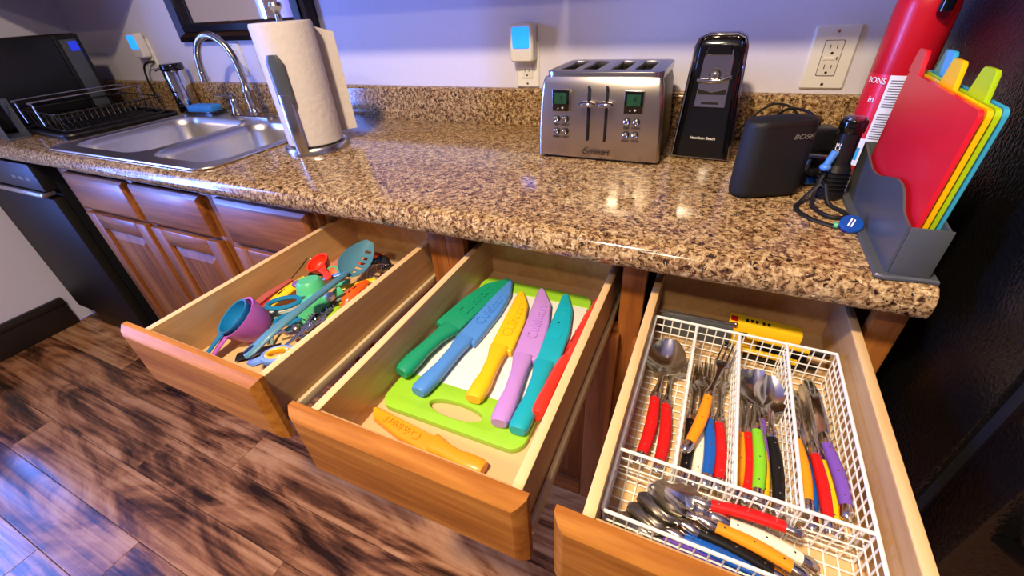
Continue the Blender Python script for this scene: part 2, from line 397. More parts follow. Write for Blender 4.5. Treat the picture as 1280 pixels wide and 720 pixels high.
# narrow cabinet
t, c = carcass('narrow_base_cabinet', 'narrow oak base cabinet with closed drawer beside the sink base', -1.149, -.775, [(-1.149, -1.105), (-.79, -.775)], RZ, .725)
o = panel_front('drawer_front', 'oak_x', t, -1.118+c, -.786+c, ZF0, ZF1+.004, YD, YF-.001); o.location.y = -.3
o = door(t, -1.118+c, -.786+c, .13, ZD1); o.location.y = -.3

def drawer(parent, cx, x0, x1, bx0, bx1, yf, yaw, zt=.827, zb=.702):
    """open drawer: box from yf+.02 back to .14 deep; pivot at y=.05"""
    X = (x0+x1)/2
    L = lambda x: x-X
    y0 = yf+.019-.05; y1 = .145-.05; th = .0125; zr = .810
    d = B()
    d.box(L(bx0), L(bx0)+th, y0, y1, .712, zr-.002); d.box(L(bx1)-th, L(bx1), y0, y1, .712, zr-.002)
    d.box(L(bx0)+th, L(bx1)-th, y0, y0+th, .712, zr-.004); d.box(L(bx0)+th, L(bx1)-th, y1-th, y1, .712, zr-.014)
    o = d.out('drawer', 'birch_y', parent)
    o.location = (X+cx, .05-.3, 0); o.rotation_euler = (0, 0, yaw)
    boxo('drawer_bottom', 'drawer_floor', o, (L(bx0)+th, L(bx1)-th, y0+th, y1-th, .714, .722))
    for a in (L(bx0), L(bx1)-th): B().box(a, a+th, y0, y1, zr-.002, zr+.0005).out('edge_band', 'edge_birch', o, bevel=.001)
    panel_front('drawer_front', 'oak_front', o, L(x0), L(x1), zb, zt, yf-.05, y0, .013, .011)
    for a, b2 in ((L(bx0)-.0085, L(bx0)-.0005), (L(bx1)+.0005, L(bx1)+.0085)):
        B().box(a, b2, y0+.012, y1+.1, .716, .734).out('drawer_slide', 'slide_cream', o, bevel=.002)
    return o
wood('oak_front', [(.28, (112,62,18)), (.45, (156,94,32)), (.58, (182,120,48)), (.75, (204,146,70))], 0, rough=.52, coat=0)
MATS['oak_front'].node_tree.nodes['Principled BSDF'].inputs['Specular IOR Level'].default_value = .2
mat('slide_cream', (206,188,150), .35, .2)
t1, c1 = carcass('utensil_base_cabinet', 'oak base cabinet with open utensil drawer next to the knife drawer', -.774, -.414, [(-.774, -.762), (-.455, -.414)], RZ)
D1 = drawer(t1, c1, -.7765, -.4475, -.757, -.4665, -.376, -.003)
o = door(t1, -.766+c1, -.425+c1, .13, ZD1); o.location.y = -.3
t2, c2 = carcass('double_drawer_base_cabinet', 'oak base cabinet with open knife drawer and open cutlery drawer', -.413, .333, [(-.413, -.372), (-.054, -.014), (.297, .333)], RZ)
D2 = drawer(t2, c2, -.3803, -.0574, -.365, -.0695, -.391, .012)
D3 = drawer(t2, c2, -.0259, .297, -.0025, .288, -.388, .004)
for a, b2 in ((-.385, -.046), (-.022, .31)): o = door(t2, a+c2, b2+c2, .13, ZD1); o.location.y = -.3

# dishwasher
dw = thing('dishwasher', 'dark steel dishwasher set between the left wall and sink base cabinet', 'dishwasher', (-2.3, .3, 0))
boxo('body', 'black_satin', dw, (-.29, .275, -.255, .30, .0, .865))
boxo('door', 'dish_front', dw, (-.29, .28, -.29, -.256, .125, .735), .006)
boxo('control_panel', 'black_satin', dw, (-.29, .28, -.295, -.256, .765, .862), .004)
boxo('handle', 'steel', dw, (-.27, .26, -.305, -.262, .742, .760), .004)
for i in range(3): boxo('button', 'print_grey', dw, (.10+.05*i, .13+.05*i, -.297, -.2945, .80, .812), .001)
boxo('kick_plate', 'black_satin', dw, (-.29, .28, -.235, -.256+.01, .0, .12))

# refrigerator
fx = .364
fr = thing('refrigerator', 'tall black textured refrigerator at the end of the counter', 'refrigerator', (.77, .25, 0))
boxo('body', 'fridge_black', fr, (fx-.77, .40, -.355, .35, .02, 1.75), .006)
boxo('door', 'fridge_black', fr, (fx-.77, .40, -.445, -.372, .62, 1.76), .012)
boxo('freezer_drawer', 'fridge_black', fr, (fx-.77, .40, -.445, -.372, .06, .60), .012)
boxo('gasket', 'black_rubber', fr, (fx+.008-.77, .39, -.372, -.355, .06, 1.74))
for z0, z1 in ((.75, 1.5), (.30, .33)):
    if z1-z0 > .2: B().tube([(-.38, -.445, z0), (-.38, -.49, z0+.03), (-.38, -.49, z1-.03), (-.38, -.445, z1)], .011).out('handle', 'black_gloss', fr)
    else: B().tube([(-.3, -.445, .52), (-.27, -.49, .52), (.27, -.49, .52), (.3, -.445, .52)], .011).out('handle', 'black_gloss', fr)
for sx in (-.36, .36):
    for sy in (-.3, .3): B().lathe([(.02, 0), (.02, .022)], 12, (sx, sy, 0)).out('foot', 'black_rubber', fr)
# wall cabinets (above the frame); the corner one is added to keep that corner dark
for i, (a, b2) in enumerate(((-1.10, -.36), (-.355, .345), (-2.715, -2.02))):
    t = thing('wall_cabinet', ('oak wall cabinet mounted above the toaster beside the mirror', 'oak wall cabinet mounted above the can opener beside the refrigerator', 'unseen oak wall cabinet added to shade the corner above the microwave')[i], 'cabinet', ((a+b2)/2, .46, 1.37))
    h = (b2-a)/2
    boxo('carcass', 'oak_z', t, (-h, h, -.145, .171, 0, .76), .002)
    for s in (-1, 1):
        x0, x1 = (-h+.01, -.004) if s < 0 else (.004, h-.01)
        panel_front('door', 'oak_z', t, x0, x1, .01, .75, -.166, -.1455)

# ------------------------------------------------------------ sink, faucet and what stands round it
ZT = .915
def rr3(x0, x1, y0, y1, r, z, n=6): return [(p[0], p[1], z) for p in rrect(x0, x1, y0, y1, r, n)]
sk = thing('kitchen_sink', 'stainless steel double bowl drop-in sink set in the countertop', 'sink', (-1.48, .305, ZT))
sm = Matrix.Translation((1.48, -.305, -ZT))
bowls = ((-1.835, -1.452, .072, .462), (-1.418, -1.122, .072, .462))
bb = B(); bb.M = sm
bb.prism(rrect(SX0+.004, SX1-.004, SY0+.002, SY1-.002, .05, 6), ZT+.002, ZT+.0055, holes=[rrect(*q, .07, 6)[::-1] for q in bowls])
deck = bb.out('rim', 'sink_steel', sk, smooth=30)
bb = B(); bb.M = sm
bb.tube(rr3(SX0+.006, SX1-.006, SY0+.004, SY1-.004, .05, ZT+.004), .0036, 8, True)
bb.out('rim_bead', 'sink_steel', deck)
for q in bowls:
    bb = B(); bb.M = sm; x0, x1, y0, y1 = q
    bb.loft([rr3(x0, x1, y0, y1, .07, ZT+.0055), rr3(x0+.004, x1-.004, y0+.004, y1-.004, .07, ZT+.001), rr3(x0+.008, x1-.008, y0+.008, y1-.008, .07, ZT-.02),
             rr3(x0+.016, x1-.016, y0+.016, y1-.016, .07, ZT-.15), rr3(x0+.03, x1-.03, y0+.03, y1-.03, .06, ZT-.172), rr3(x0+.07, x1-.07, y0+.07, y1-.07, .05, ZT-.178)], caps=False)
    bb.add(rr3(x0+.07, x1-.07, y0+.07, y1-.07, .05, ZT-.178), [tuple(range(28))])
    o = bb.out('bowl', 'sink_steel', sk, smooth=50)
    bb = B(); bb.M = sm
    bb.lathe([(.0, -.177), (.03, -.177), (.042, -.1745), (.044, -.177), (.044, -.179)], 24, ((x0+x1)/2, (y0+y1)/2, ZT)); bb.out('drain', 'chrome', o)
# faucet
fc = thing('gooseneck_faucet', 'brushed nickel gooseneck faucet standing behind the sink bowls', 'faucet', (-1.497, .512, ZT+.006))
B().prism(rrect(-.125, .105, -.026, .026, .025), 0, .008, .003).out('base_plate', 'nickel', fc)
B().lathe([(.023, .008), (.023, .016), (.019, .02), (.0165, .04), (.019, .062), (.0155, .075), (.0185, .085), (.0185, .091), (.013, .098), (.012, .11)], 20).out('column', 'nickel', fc)
dv = Vector((-.86, -.20, 0)).normalized()
sp = [(0,0,.10), (0,0,.16), (.008,0,.20), (.03,0,.238), (.07,0,.260), (.112,0,.250), (.142,0,.215), (.155,0,.17), (.158,0,.14)]
path = bez([tuple(dv*p[0]+Vector((0,0,p[2]))) for p in sp], 6)
spout = B().tube(path, .0115, 12).out('spout', 'nickel', fc)
e = path[-1]
B().lathe([(.0125, .012), (.0145, .006), (.0125, 0), (.016, -.012), (.0165, -.02), (.010, -.02)], 16, e).out('aerator', 'nickel', spout)
hv = B().lathe([(.021, .008), (.019, .02), (.013, .036), (.015, .05), (.011, .058), (.014, .068), (.008, .078), (.0, .082)], 16, (-.098, .0, 0)).out('valve', 'nickel', fc)
B().tube([(-.098, 0, .068), (-.118, -.01, .072), (-.138, -.018, .070), (-.156, -.024, .074)], [.0055, .0045, .005, .0065], 8).out('lever', 'nickel', hv)
# sponge in tray
tr = thing('sponge_tray', 'small black tray under the blue sponge at the sink corner', 'tray', (-1.79, .515, ZT+.0062), R(8))
B().prism(rrect(-.075, .075, -.034, .034, .012), 0, .005).out('base', 'black_gloss', tr)
B().tube(rr3(-.074, .074, -.033, .033, .012, .008), .0042, 6, True).out('lip', 'black_gloss', tr)
sg = B().prism(rrect(-.062, .062, -.028, .028, .01), 0, .026, .004).out('sponge', 'sponge_blue', bevel=.003)
sg.location = (-1.79, .515, ZT+.0115); sg.rotation_euler = (0, 0, R(8)); tag(sg, 'bright blue sponge lying on a small black tray by the faucet', 'sponge')
# soap dispenser
sd = thing('soap_dispenser', 'tall chrome cylinder soap dispenser with black top left of the sink', 'dispenser', (-1.960, .560, ZT+.0005))
B().lathe([(.042, 0), (.042, .012), (.038, .014)], 24).out('base', 'black_gloss', sd)
B().lathe([(.040, .014), (.040, .142), (.038, .15)], 28).out('body', 'chrome', sd)
hd = B().lathe([(.039, .15), (.041, .154), (.041, .168), (.037, .175), (.0, .177)], 28).out('cap', 'black_gloss', sd)
B().tube([(-.03, -.015, .158), (-.05, -.025, .157), (-.062, -.032, .152)], [.010, .008, .006], 10, flat=.6).out('spout', 'chrome', hd)
# dish rack
dk = thing('dish_rack', 'black wire dish rack on a black drainboard left of the sink', 'dish rack', (-2.108, .312, ZT+.0005), R(-5))
tb = B().prism(rrect(-.195, .195, -.185, .185, .03), 0, .006).out('drainboard', 'black_satin', dk)
B().tube(rr3(-.193, .193, -.183, .183, .03, .012), .0065, 8, True).out('drainboard_lip', 'black_satin', tb)
mat('wire_dark', (70,66,62), .3, .8)
rk = B().tube(rr3(-.165, .165, -.16, .16, .03, .022), .003, 6, True).tube(rr3(-.165, .165, -.165, .165, .03, .075), .0028, 6, True).out('frame_wire', 'wire_dark', dk)
for i in range(17):
    y = -.148+i*.0186
    B().tube([(-.16, y, .022), (-.07, y, .02), (-.055, y+.006, .055), (-.04, y+.006, .055), (-.025, y, .02), (.05, y, .02), (.065, y+.006, .055), (.08, y+.006, .055), (.16, y, .022)], .0016, 5).out('tine', 'wire_dark', rk)
for s in (-1, 1):
    x = .0-.165*(s < 0)+.0
    B().tube(bez([(x, -.165, .03), (x, -.165, .095), (x, -.15, .107), (x, .15, .107), (x, .165, .095), (x, .165, .03)], 4), .003, 6).out('handle_wire', 'steel', rk)
for i in range(7):
    for s in (-1, 1): B().tube([(-.15+i*.05, s*.16, .022), (-.15+i*.05, s*.165, .075)], .0018, 5).out('upright_wire', 'wire_dark', rk)
cy = thing('cutlery_caddy', 'grey slatted cutlery caddy standing at the dish rack corner', 'caddy', (-2.22, .085, ZT+.001), R(-6))
boxo('caddy_base', 'grey_plastic', cy, (-.05, .05, -.03, .03, 0, .006))
for s in (-1, 1):
    boxo('caddy_rim', 'grey_plastic', cy, (s*.048-.002, s*.048+.002, -.03, .03, .118, .126)); boxo('caddy_rim', 'grey_plastic', cy, (-.0455, .0455, s*.028-.002, s*.028+.002, .118, .126))
    for i in range(5): boxo('slat', 'grey_plastic', cy, (-.048+i*.0215, -.038+i*.0215, s*.028-.0015, s*.028+.0015, .006, .118))
# microwave
mw = thing('microwave', 'black countertop microwave with grey keypad panel in the dark corner', 'microwave', (-2.515, .28, ZT+.0003), R(90))
boxo('body', 'black_satin', mw, (-.2, .198, -.172, .18, .012, .294), .006)
boxo('door', 'black_satin', mw, (-.199, .110, -.188, -.1725, .016, .292), .004)
ps = boxo('panel_surround', 'black_satin', mw, (.113, .197, -.183, -.1725, .016, .292), .003)
boxo('keypad_panel', 'grey_plastic', mw, (.128, .182, -.186, -.1832, .035, .275), .001)
boxo('blue_reflection', 'blue_reflection_glow', mw, (.150, .180, -.1875, -.1862, .235, .268))  # blue reflection on the keypad panel, put in as a glowing patch
for sx in (-.17, .17):
    for sy in (-.14, .14): B().lathe([(.012, 0), (.012, .014)], 10, (sx, sy, 0)).out('foot', 'black_rubber', mw)

# wall plates
def outlet(name, label, x, z, wd, ht, gfci=False, blank=False):
    t = thing(name, label, 'outlet', (x, YW-.0005, z))
    bb = B(); P = [(p[0], p[1]) for p in rrect(-wd/2, wd/2, -ht/2, ht/2, .006, 4)]
    bb.M = Matrix.Rotation(R(90), 4, 'X'); bb.prism(P, 0, .006, .004); bb.out('cover_plate', 'ivory_plastic', t)
    bb = B(); bb.M = Matrix.Rotation(R(90), 4, 'X')
    bb.prism(rrect(-.0165, .0165, -.033, .033, .003), .0062, .0085, .0008); rec = bb.out('receptacle', 'white_plastic', t)
    for s in (1, -1):
        zc = s*.0185 if gfci else s*.017
        for dx, h in ((-.0062, .0042), (.0062, .0034)): boxo('slot', 'slot_dark', rec, (dx-.0008, dx+.0008, -.0089, -.0083, zc+.003-h, zc+.003+h))
        bb = B(); bb.M = Matrix.Rotation(R(90), 4, 'X'); bb.prism([(.0026*math.cos(a*.6283), zc-.0085+.0026*math.sin(a*.6283)) for a in range(10)], .0083, .0089); bb.out('slot', 'slot_dark', rec)
    if gfci:
        boxo('button', 'ivory_plastic', rec, (-.0125, -.004, -.0096, -.0083, -.003, .003), .0005); boxo('button', 'ivory_plastic', rec, (-.003, .0075, -.0096, -.0083, -.003, .003), .0005)
        boxo('indicator', 'slot_dark', rec, (.0105, .0125, -.009, -.0083, -.003, .003))
        bb = B(); bb.M = Matrix.Rotation(R(90), 4, 'X'); bb.prism(rrect(-.0175, .0175, -.034, .034, .003), .0056, .0064); bb.out('shadow_gap', 'slot_dark', t)
    for s in (1, -1):
        bb = B(); bb.M = Matrix.Rotation(R(90), 4, 'X')
        bb.prism([(.003*math.cos(a*.6283), s*ht*.41+.003*math.sin(a*.6283)) for a in range(10)], .0055, .0072); bb.out('screw', 'steel', t)
    return t
outlet('wall_outlet', 'wide ivory safety outlet plate on the wall beside the red extinguisher', .2322, 1.084, .083, .122, True)
outlet('wall_outlet', 'ivory outlet plate behind the blue night light near the toaster', -.466, 1.073, .070, .114)
outlet('wall_outlet', 'ivory wall plate under the mirror behind the gooseneck faucet', -1.652, 1.092, .070, .114)
outlet('wall_outlet', 'ivory outlet plate in the dim corner above the soap dispenser', -2.20, 1.115, .070, .114)
for x, z, lab in ((-.468, 1.128, 'white plug-in night light glowing blue beside the toaster'), (-2.205, 1.150, 'white plug-in night light glowing blue above the soap dispenser')):
    t = thing('night_light', lab, 'night light', (x, YW-.010, z), 0, None)
    bb = B(); bb.M = Matrix.Rotation(R(90), 4, 'X'); bb.prism(rrect(-.033, .033, -.045, .044, .01), 0, .03, .004); bb.out('housing', 'white_plastic', t)
    bb = B(); bb.M = Matrix.Rotation(R(90), 4, 'X'); bb.prism(rrect(-.024, .024, -.012, .036, .005), .0302, .0325, .001); bb.out('light_window', 'blue_glow', t)
# cord to the corner
tag(B().tube(bez([(-2.17, YW-.012, 1.09), (-2.20, YW-.03, 1.085), (-2.235, YW-.03, 1.06), (-2.24, YW-.035, 1.0), (-2.22, YW-.04, .93)], 6), .004, 8).out('hanging_lead', 'black_rubber'), 'black power cord hanging from the outlet in the dim corner', 'cord')

# mirror
mr = thing('wall_mirror', 'large wall mirror in a dark bronze frame above the sink', 'mirror', (-1.555, YW-.001, 1.56))
def mframe(h0, h1, y0, y1, w0, w1):   # four mitred sides swept between outer half-size h0 and inner h1
    rs = []
    for hx, hz, y in ((h0[0], h0[1], 0), (h0[0], h0[1], y0), (h1[0], h1[1], y1), (h1[0], h1[1], 0)):
        rs.append([(-hx, y, -hz), (hx, y, -hz), (hx, y, hz), (-hx, y, hz)])
    return rs
HX, HZ = .362, .405
B().loft(mframe((HX, HZ), (HX-.016, HZ-.016), -.020, -.028, 0, 0), caps=False).out('frame_outer', 'frame_dark', mr, smooth=25)
B().loft(mframe((HX-.016, HZ-.016), (HX-.050, HZ-.032), -.028, -.018, 0, 0), caps=False).out('frame_band', 'frame_bronze', mr, smooth=25)
B().loft(mframe((HX-.050, HZ-.032), (HX-.075, HZ-.052), -.024, -.030, 0, 0), caps=False).out('frame_bead', 'frame_dark', mr, smooth=25)
B().loft(mframe((HX-.075, HZ-.052), (HX-.092, HZ-.060), -.022, -.010, 0, 0), caps=False).out('frame_lip', 'frame_dark', mr, smooth=25)
boxo('mirror_glass', 'mirror_glass', mr, (-HX+.09, HX-.09, -.0085, -.001, -HZ+.058, HZ-.058))

# paper towel
pt = thing('paper_towel_holder', 'white paper towel roll on a steel upright holder beside the sink', 'paper towel', (-.952, .275, ZT+.0003))
B().lathe([(.084, 0), (.084, .012), (.080, .017), (.0, .018)], 40).out('base', 'steel', pt)
B().lathe([(.007, .017), (.007, .30), (.0075, .305), (.006, .312), (.012, .322), (.016, .328), (.014, .335), (.0, .337)], 16).out('post', 'steel', pt)
roll = B().lathe([(.021, .020), (.068, .020), (.071, .023), (.0715, .292), (.069, .297), (.021, .298), (.021, .020)], 48).out('roll', 'paper', pt)
d1 = Vector((-.25, .97, 0)).normalized(); s0 = d1*.0722; td = Vector((.97, .25, 0))
bb = B(); rings = []
for i in range(7):
    p = s0+td*(i*.0145)+d1*(.0035*(i/6)**2); rings.append([(p.x, p.y, .022+.002*i), (p.x, p.y, .292-.004*i)])
bb.loft(rings, close=False, caps=False); bb.out('loose_sheet', 'paper', roll, solid=.0006)
a0 = Vector((-.70, -.714, 0)); ax = Vector((.34, -.94, 0)).normalized()
arm = B().tube(bez([tuple(ax*.080+Vector((0,0,.006))), tuple(ax*.086+Vector((0,0,.07))), tuple(ax*.082+Vector((0,0,.15)))], 5), .0165, 10, flat=.28, upv=ax).out('tension_arm', 'steel', pt)
B().tube(bez([tuple(ax*.082+Vector((0,0,.12))), tuple(ax*.0795+Vector((0,0,.17))), tuple(ax*.079+Vector((0,0,.235)))], 5), [.010]+[.0205]*9+[.012], 12, flat=.28, upv=ax).out('grip_pad', 'grey_plastic', arm)

# ------------------------------------------------------------ toaster
ts = thing('toaster', 'four slice brushed steel toaster with two levers on the counter', 'toaster', (-.193, .455, ZT+.0003))
def tring(hw, y0, y1, z, r=.018, bow=0):
    pts = rrect(-hw, hw, y0, y1, r, 4); out = []
    for x, y in pts:
        yy = y
        if y < 0: yy = y-bow*(1-(x/hw)**2)
        out.append((x, yy, z))
    return out
B().loft([tring(.130, -.092, .10, 0, .02), tring(.133, -.095, .102, .012, .02)]).out('base', 'black_satin', ts)
B().loft([tring(.131, -.078, .108, .012, .02), tring(.129, -.077, .107, .07, .02), tring(.124, -.074, .104, .145, .02), tring(.118, -.072, .10, .165, .02)], caps=False).out('body', 'black_satin', ts)
fpl = B().loft([tring(.1365, -.0985, -.0775, .006, .008, .004), tring(.135, -.099, -.0772, .06, .008, .005), tring(.1305, -.098, -.075, .12, .008, .006), tring(.1265, -.095, -.074, .155, .008, .006), tring(.1225, -.088, -.073, .169, .007, .005)]).out('front_panel', 'brushed_front', ts)
slots = [-.084, -.034, .026, .076]
bb = B(); bb.prism(rrect(-.1215, .1215, -.084, .105, .02, 4), .164, .178, holes=[rrect(x-.0165, x+.0165, -.052, .075, .003, 2)[::-1] for x in slots])
top = bb.out('top_panel', 'steel', ts, bevel=.003)
for x in slots:
    B().loft([[(x-.0165, -.052, z), (x+.0165, -.052, z), (x+.0165, .075, z), (x-.0165, .075, z)] for z in (.1655, .06)], caps=False).add([(x-.0165, -.052, .06), (x+.0165, -.052, .06), (x+.0165, .075, .06), (x-.0165, .075, .06)], [(0,1,2,3)]).out('slot_well', 'slot_dark', top)
    for s in (-1, 1):
        B().tube([(x+s*.011, -.05, .150), (x+s*.011, .073, .150)], .0009, 5).out('slot_wire', 'element_gold', top)
FY = -.104   # plane just proud of the bowed front
def fy(x, z): return -.0985-.0055*(1-(x/.133)**2)+max(0, (z-.14))*.08
def fbox(name, m, par, x0, x1, z0, z1, d=.0015, out=.0008, bevel=.0006):
    y = fy((x0+x1)/2, (z0+z1)/2); return boxo(name, m, par, (x0, x1, y-out-d, y+.003, z0, z1), bevel)
for sx, txt in ((-1, '4'), (1, '4')):
    xc = -.080 if sx < 0 else .0745
    fr_ = fbox('display_bezel', 'steel', fpl, xc-.0195, xc+.0195, .103, .147, .001, .0006); fb = fbox('display_face', 'black_gloss', fpl, xc-.0185, xc+.0185, .104, .146, .002, .0006)
    y = fy(xc, .125)-.0030
    boxo('screen', 'lcd', fb, (xc-.0135, xc+.0135, y-.0008, y+.001, .119, .141))
    text('lettering', txt, .014, 'lcd_ink', fb, FRONT(xc+.002, y-.0012, .131)); text('lettering', '-  +', .010, 'print_white', fb, FRONT(xc, y-.0004, .1105))
    for (ix, iz, lb) in ((-1, 0, 'Bagel'), (1, 0, 'Defrost'), (-1, 1, 'Reheat'), (1, 1, 'Cancel')):
        bx = xc+ix*.0098-.001; bz = .087-iz*.0265; yy = fy(bx, bz)
        bb = B(); bb.M = Matrix.Translation((bx, yy+.001, bz)) @ Matrix.Rotation(R(90), 4, 'X'); bb.lathe([(.0073, 0), (.0073, .0022), (.0060, .003)], 20); bb.out('button_ring', 'ink', fpl)
        bb = B(); bb.M = Matrix.Translation((bx, yy-.001, bz)) @ Matrix.Rotation(R(90), 4, 'X'); bb.lathe([(.0061, 0), (.0061, .0025), (.0045, .0034), (.0038, .0028), (0, .0026)], 20); bb.out('button', 'chrome', fpl)
        text('lettering', lb, .0056, 'ink', fpl, FRONT(bx, yy-.0014, bz-.0115), .0004)
for x in (-.019, .019):
    y = fy(x, .09); boxo('lever_slot', 'slot_dark', fpl, (x-.0024, x+.0024, y-.0007, y+.003, .044, .155), .001)
    lv = B().ell((x, y-.010, .122), .0185, .010, .0062, 18, 8).out('lever', 'chrome', fpl)
    boxo('lever_label', 'steel', lv, (x-.012, x+.012, y-.0208, y-.017, .1185, .1225), .0008)
    boxo('lever_stem', 'chrome', lv, (x-.002, x+.002, y-.01, y+.002, .119, .125))
text('lettering', 'Cuisinart', .0165, 'ink', fpl, FRONT(.002, fy(0, .022)-.0014, .0215), .0006)

# ------------------------------------------------------------ can opener
co = thing('can_opener', 'tall black electric can opener with chrome mechanism beside the toaster', 'can opener', (.022, .475, ZT+.0003), R(-3))
def cring(hw, y0, y1, z, r): return [(p[0], p[1], z) for p in rrect(-hw, hw, y0, y1, r, 5)]
B().loft([cring(.058, -.055, .045, .004, .014), cring(.057, -.054, .045, .02, .014), cring(.050, -.044, .045, .12, .014), cring(.046, -.036, .045, .19, .014), cring(.045, -.034, .043, .212, .014), cring(.041, -.030, .038, .226, .014), cring(.030, -.020, .03, .233, .012)]).out('body', 'black_gloss', co, smooth=50)
trim = []
for s in (-1, 1): trim.append([(s*.0575, -.0525, .006), (s*.0505, -.0435, .12), (s*.0468, -.036, .19), (s*.0455, -.034, .212)])
P = [(-.0575, -.053, .004)]+trim[0][1:]+[(-.040, -.031, .226), (-.026, -.024, .232), (.026, -.024, .232), (.040, -.031, .226)]+trim[1][1:][::-1]+[(.0575, -.053, .004)]
B().tube(P, .003, 8, True).out('chrome_trim', 'chrome', co)
tl = Matrix.Translation((0, -.0455, .105)) @ Matrix.Rotation(R(84.5), 4, 'X')
bb = B(); bb.M = tl; bb.prism([(-.030, .0), (.030, 0), (.0275, .085), (.024, .104), (-.024, .104), (-.0275, .085)], 0, .004, .0015); pl = bb.out('mechanism_plate', 'chrome', co)
bb = B(); bb.M = tl; bb.prism([(-.023, .094), (.023, .094), (.021, .112), (-.021, .112)], .003, .012, .003); bb.out('lever', 'black_gloss', co)
bb = B(); bb.M = tl @ Matrix.Translation((0, .060, .004)); bb.lathe([(.011, 0), (.011, .006), (.008, .009), (.004, .009), (.004, .012), (0, .013)], 20); bb.out('cutting_wheel', 'steel', pl)
bb = B(); bb.M = tl; bb.tube([(-.030, .050, .008), (-.012, .049, .013), (.012, .050, .013), (.030, .057, .008)], [.005, .0045, .0045, .005], 10); bb.out('arm', 'chrome', pl)
bb = B(); bb.M = tl; bb.prism([(-.026, .024), (.026, .024), (.026, .034), (0, .028), (-.026, .034)], .004, .006); bb.out('guide', 'slot_dark', pl)
bb = B(); bb.M = tl; bb.box(-.016, .016, .006, .010, .004, .0055); bb.out('guide', 'slot_dark', pl)
text('lettering', 'Hamilton Beach', .0078, 'print_white', co, frame_m((0, -.0533, .045), (1,0,0), (0,.09,1)))

# ------------------------------------------------------------ speaker
sp_ = thing('bluetooth_speaker', 'charcoal portable speaker with rounded ends standing on the counter', 'speaker', (.1385, .262, ZT+.0003), R(27))
def pill(l, wd, z, n=8): return [(p[0], p[1], z) for p in rrect(-l, l, -wd, wd, wd*.98, n)]
B().loft([pill(.050, .018, 0), pill(.057, .0245, .003), pill(.0585, .026, .010), pill(.0585, .027, .06), pill(.057, .026, .118)]).out('grille', 'charcoal_mesh', sp_, smooth=60)
B().loft([pill(.057, .026, .1182), pill(.0565, .0258, .124), pill(.053, .0235, .1275)]).out('top_cap', 'charcoal_cap', sp_, smooth=50) if 'charcoal_cap' in MATS else B().loft([pill(.057, .026, .1182), pill(.0565, .0258, .124), pill(.053, .0235, .1275)]).out('top_cap', 'black_rubber', sp_, smooth=50)
text('lettering', 'BOSE', .0105, 'print_grey', sp_, frame_m((.025, -.0274, .103), (1,0,0), (0,.02,1)), shear=.35, xs=1.3)

# ------------------------------------------------------------ cutting board set
ch = thing('cutting_board_holder', 'grey plastic upright holder for the coloured cutting boards by the refrigerator', 'holder', (.297, .165, ZT+.0003))
hx0, hx1, hy0, hy1 = -.020, .014, -.145, .145
fb = B().prism([(-.037, -.152), (-.028, -.156), (.015, -.150), (.028, -.150), (.028, .15), (-.037, .15)][::-1], 0, .005, .002).out('base_flange', 'grey_plastic', ch)
wave = [(hy0, .068)]+[(hy0+.012+(hy1-hy0-.012)*t/12, .068+.024*(1-math.cos(math.pi*min(1, t/5)))/2-(.030*(1-math.cos(math.pi*max(0, min(1, (t-6)/5))))/2 if t > 6 else 0)) for t in range(13)]
wave = [(hy0, .068), (-.115, .072), (-.085, .088), (-.055, .092), (-.02, .084), (.02, .072), (.06, .068), (.10, .075), (hy1, .085)]
wv = bez([(a, b_, 0) for a, b_ in wave], 4)
for x in (hx0-.003, hx1):
    bb = B(); bb.loft([[(x, p.x, .005) for p in wv]+[], [(x, p.x, p.y) for p in wv]], close=False, caps=False); bb.out('side_wall', 'grey_plastic', ch, solid=.003)
boxo('end_wall', 'grey_plastic', ch, (hx0-.003, hx1+.003, hy0-.003, hy0, .005, .068), .001)
boxo('end_wall', 'grey_plastic', ch, (hx0-.003, hx1+.003, hy1, hy1+.003, .005, .085), .001)
boxo('inner_floor', 'grey_plastic', ch, (hx0, hx1, hy0, hy1, .005, .008))
for i, (cname, x, yo, tabc) in enumerate((('red', -.0155, 0, .100), ('yellow', -.0075, .003, -.005), ('lime', .0005, .008, -.07), ('blue', .0085, .014, .082))):
    t = thing('cutting_board', 'thin %s plastic cutting board with index tab standing in the grey holder' % {'lime': 'lime green', 'blue': 'sky blue', 'red': 'red', 'yellow': 'yellow'}[cname], 'cutting board', (.297+x, .165+yo, ZT+.0088), 0)
    t.rotation_euler = (0, R(1.0), 0)
    bb = B(); bb.M = frame_m((-.003, 0, 0), (0,1,0), (0,0,1))
    h = .186
    bb.prism(rrect(-.1395, .118-.0, 0, h, .008, 3), 0, .0056, .0008); bb.out('board', 'c_b'+cname, t, smooth=30)
    bb = B(); bb.M = frame_m((-.0028, 0, 0), (0,1,0), (0,0,1)); tc_ = tabc-yo
    bb.prism([(tc_-.024, h-.001), (tc_+.024, h-.001), (tc_+.017, h+.026), (tc_+.013, h+.029), (tc_-.013, h+.029), (tc_-.017, h+.026)], 0, .0055, .0008); bb.out('index_tab', 'c_b'+cname, t)

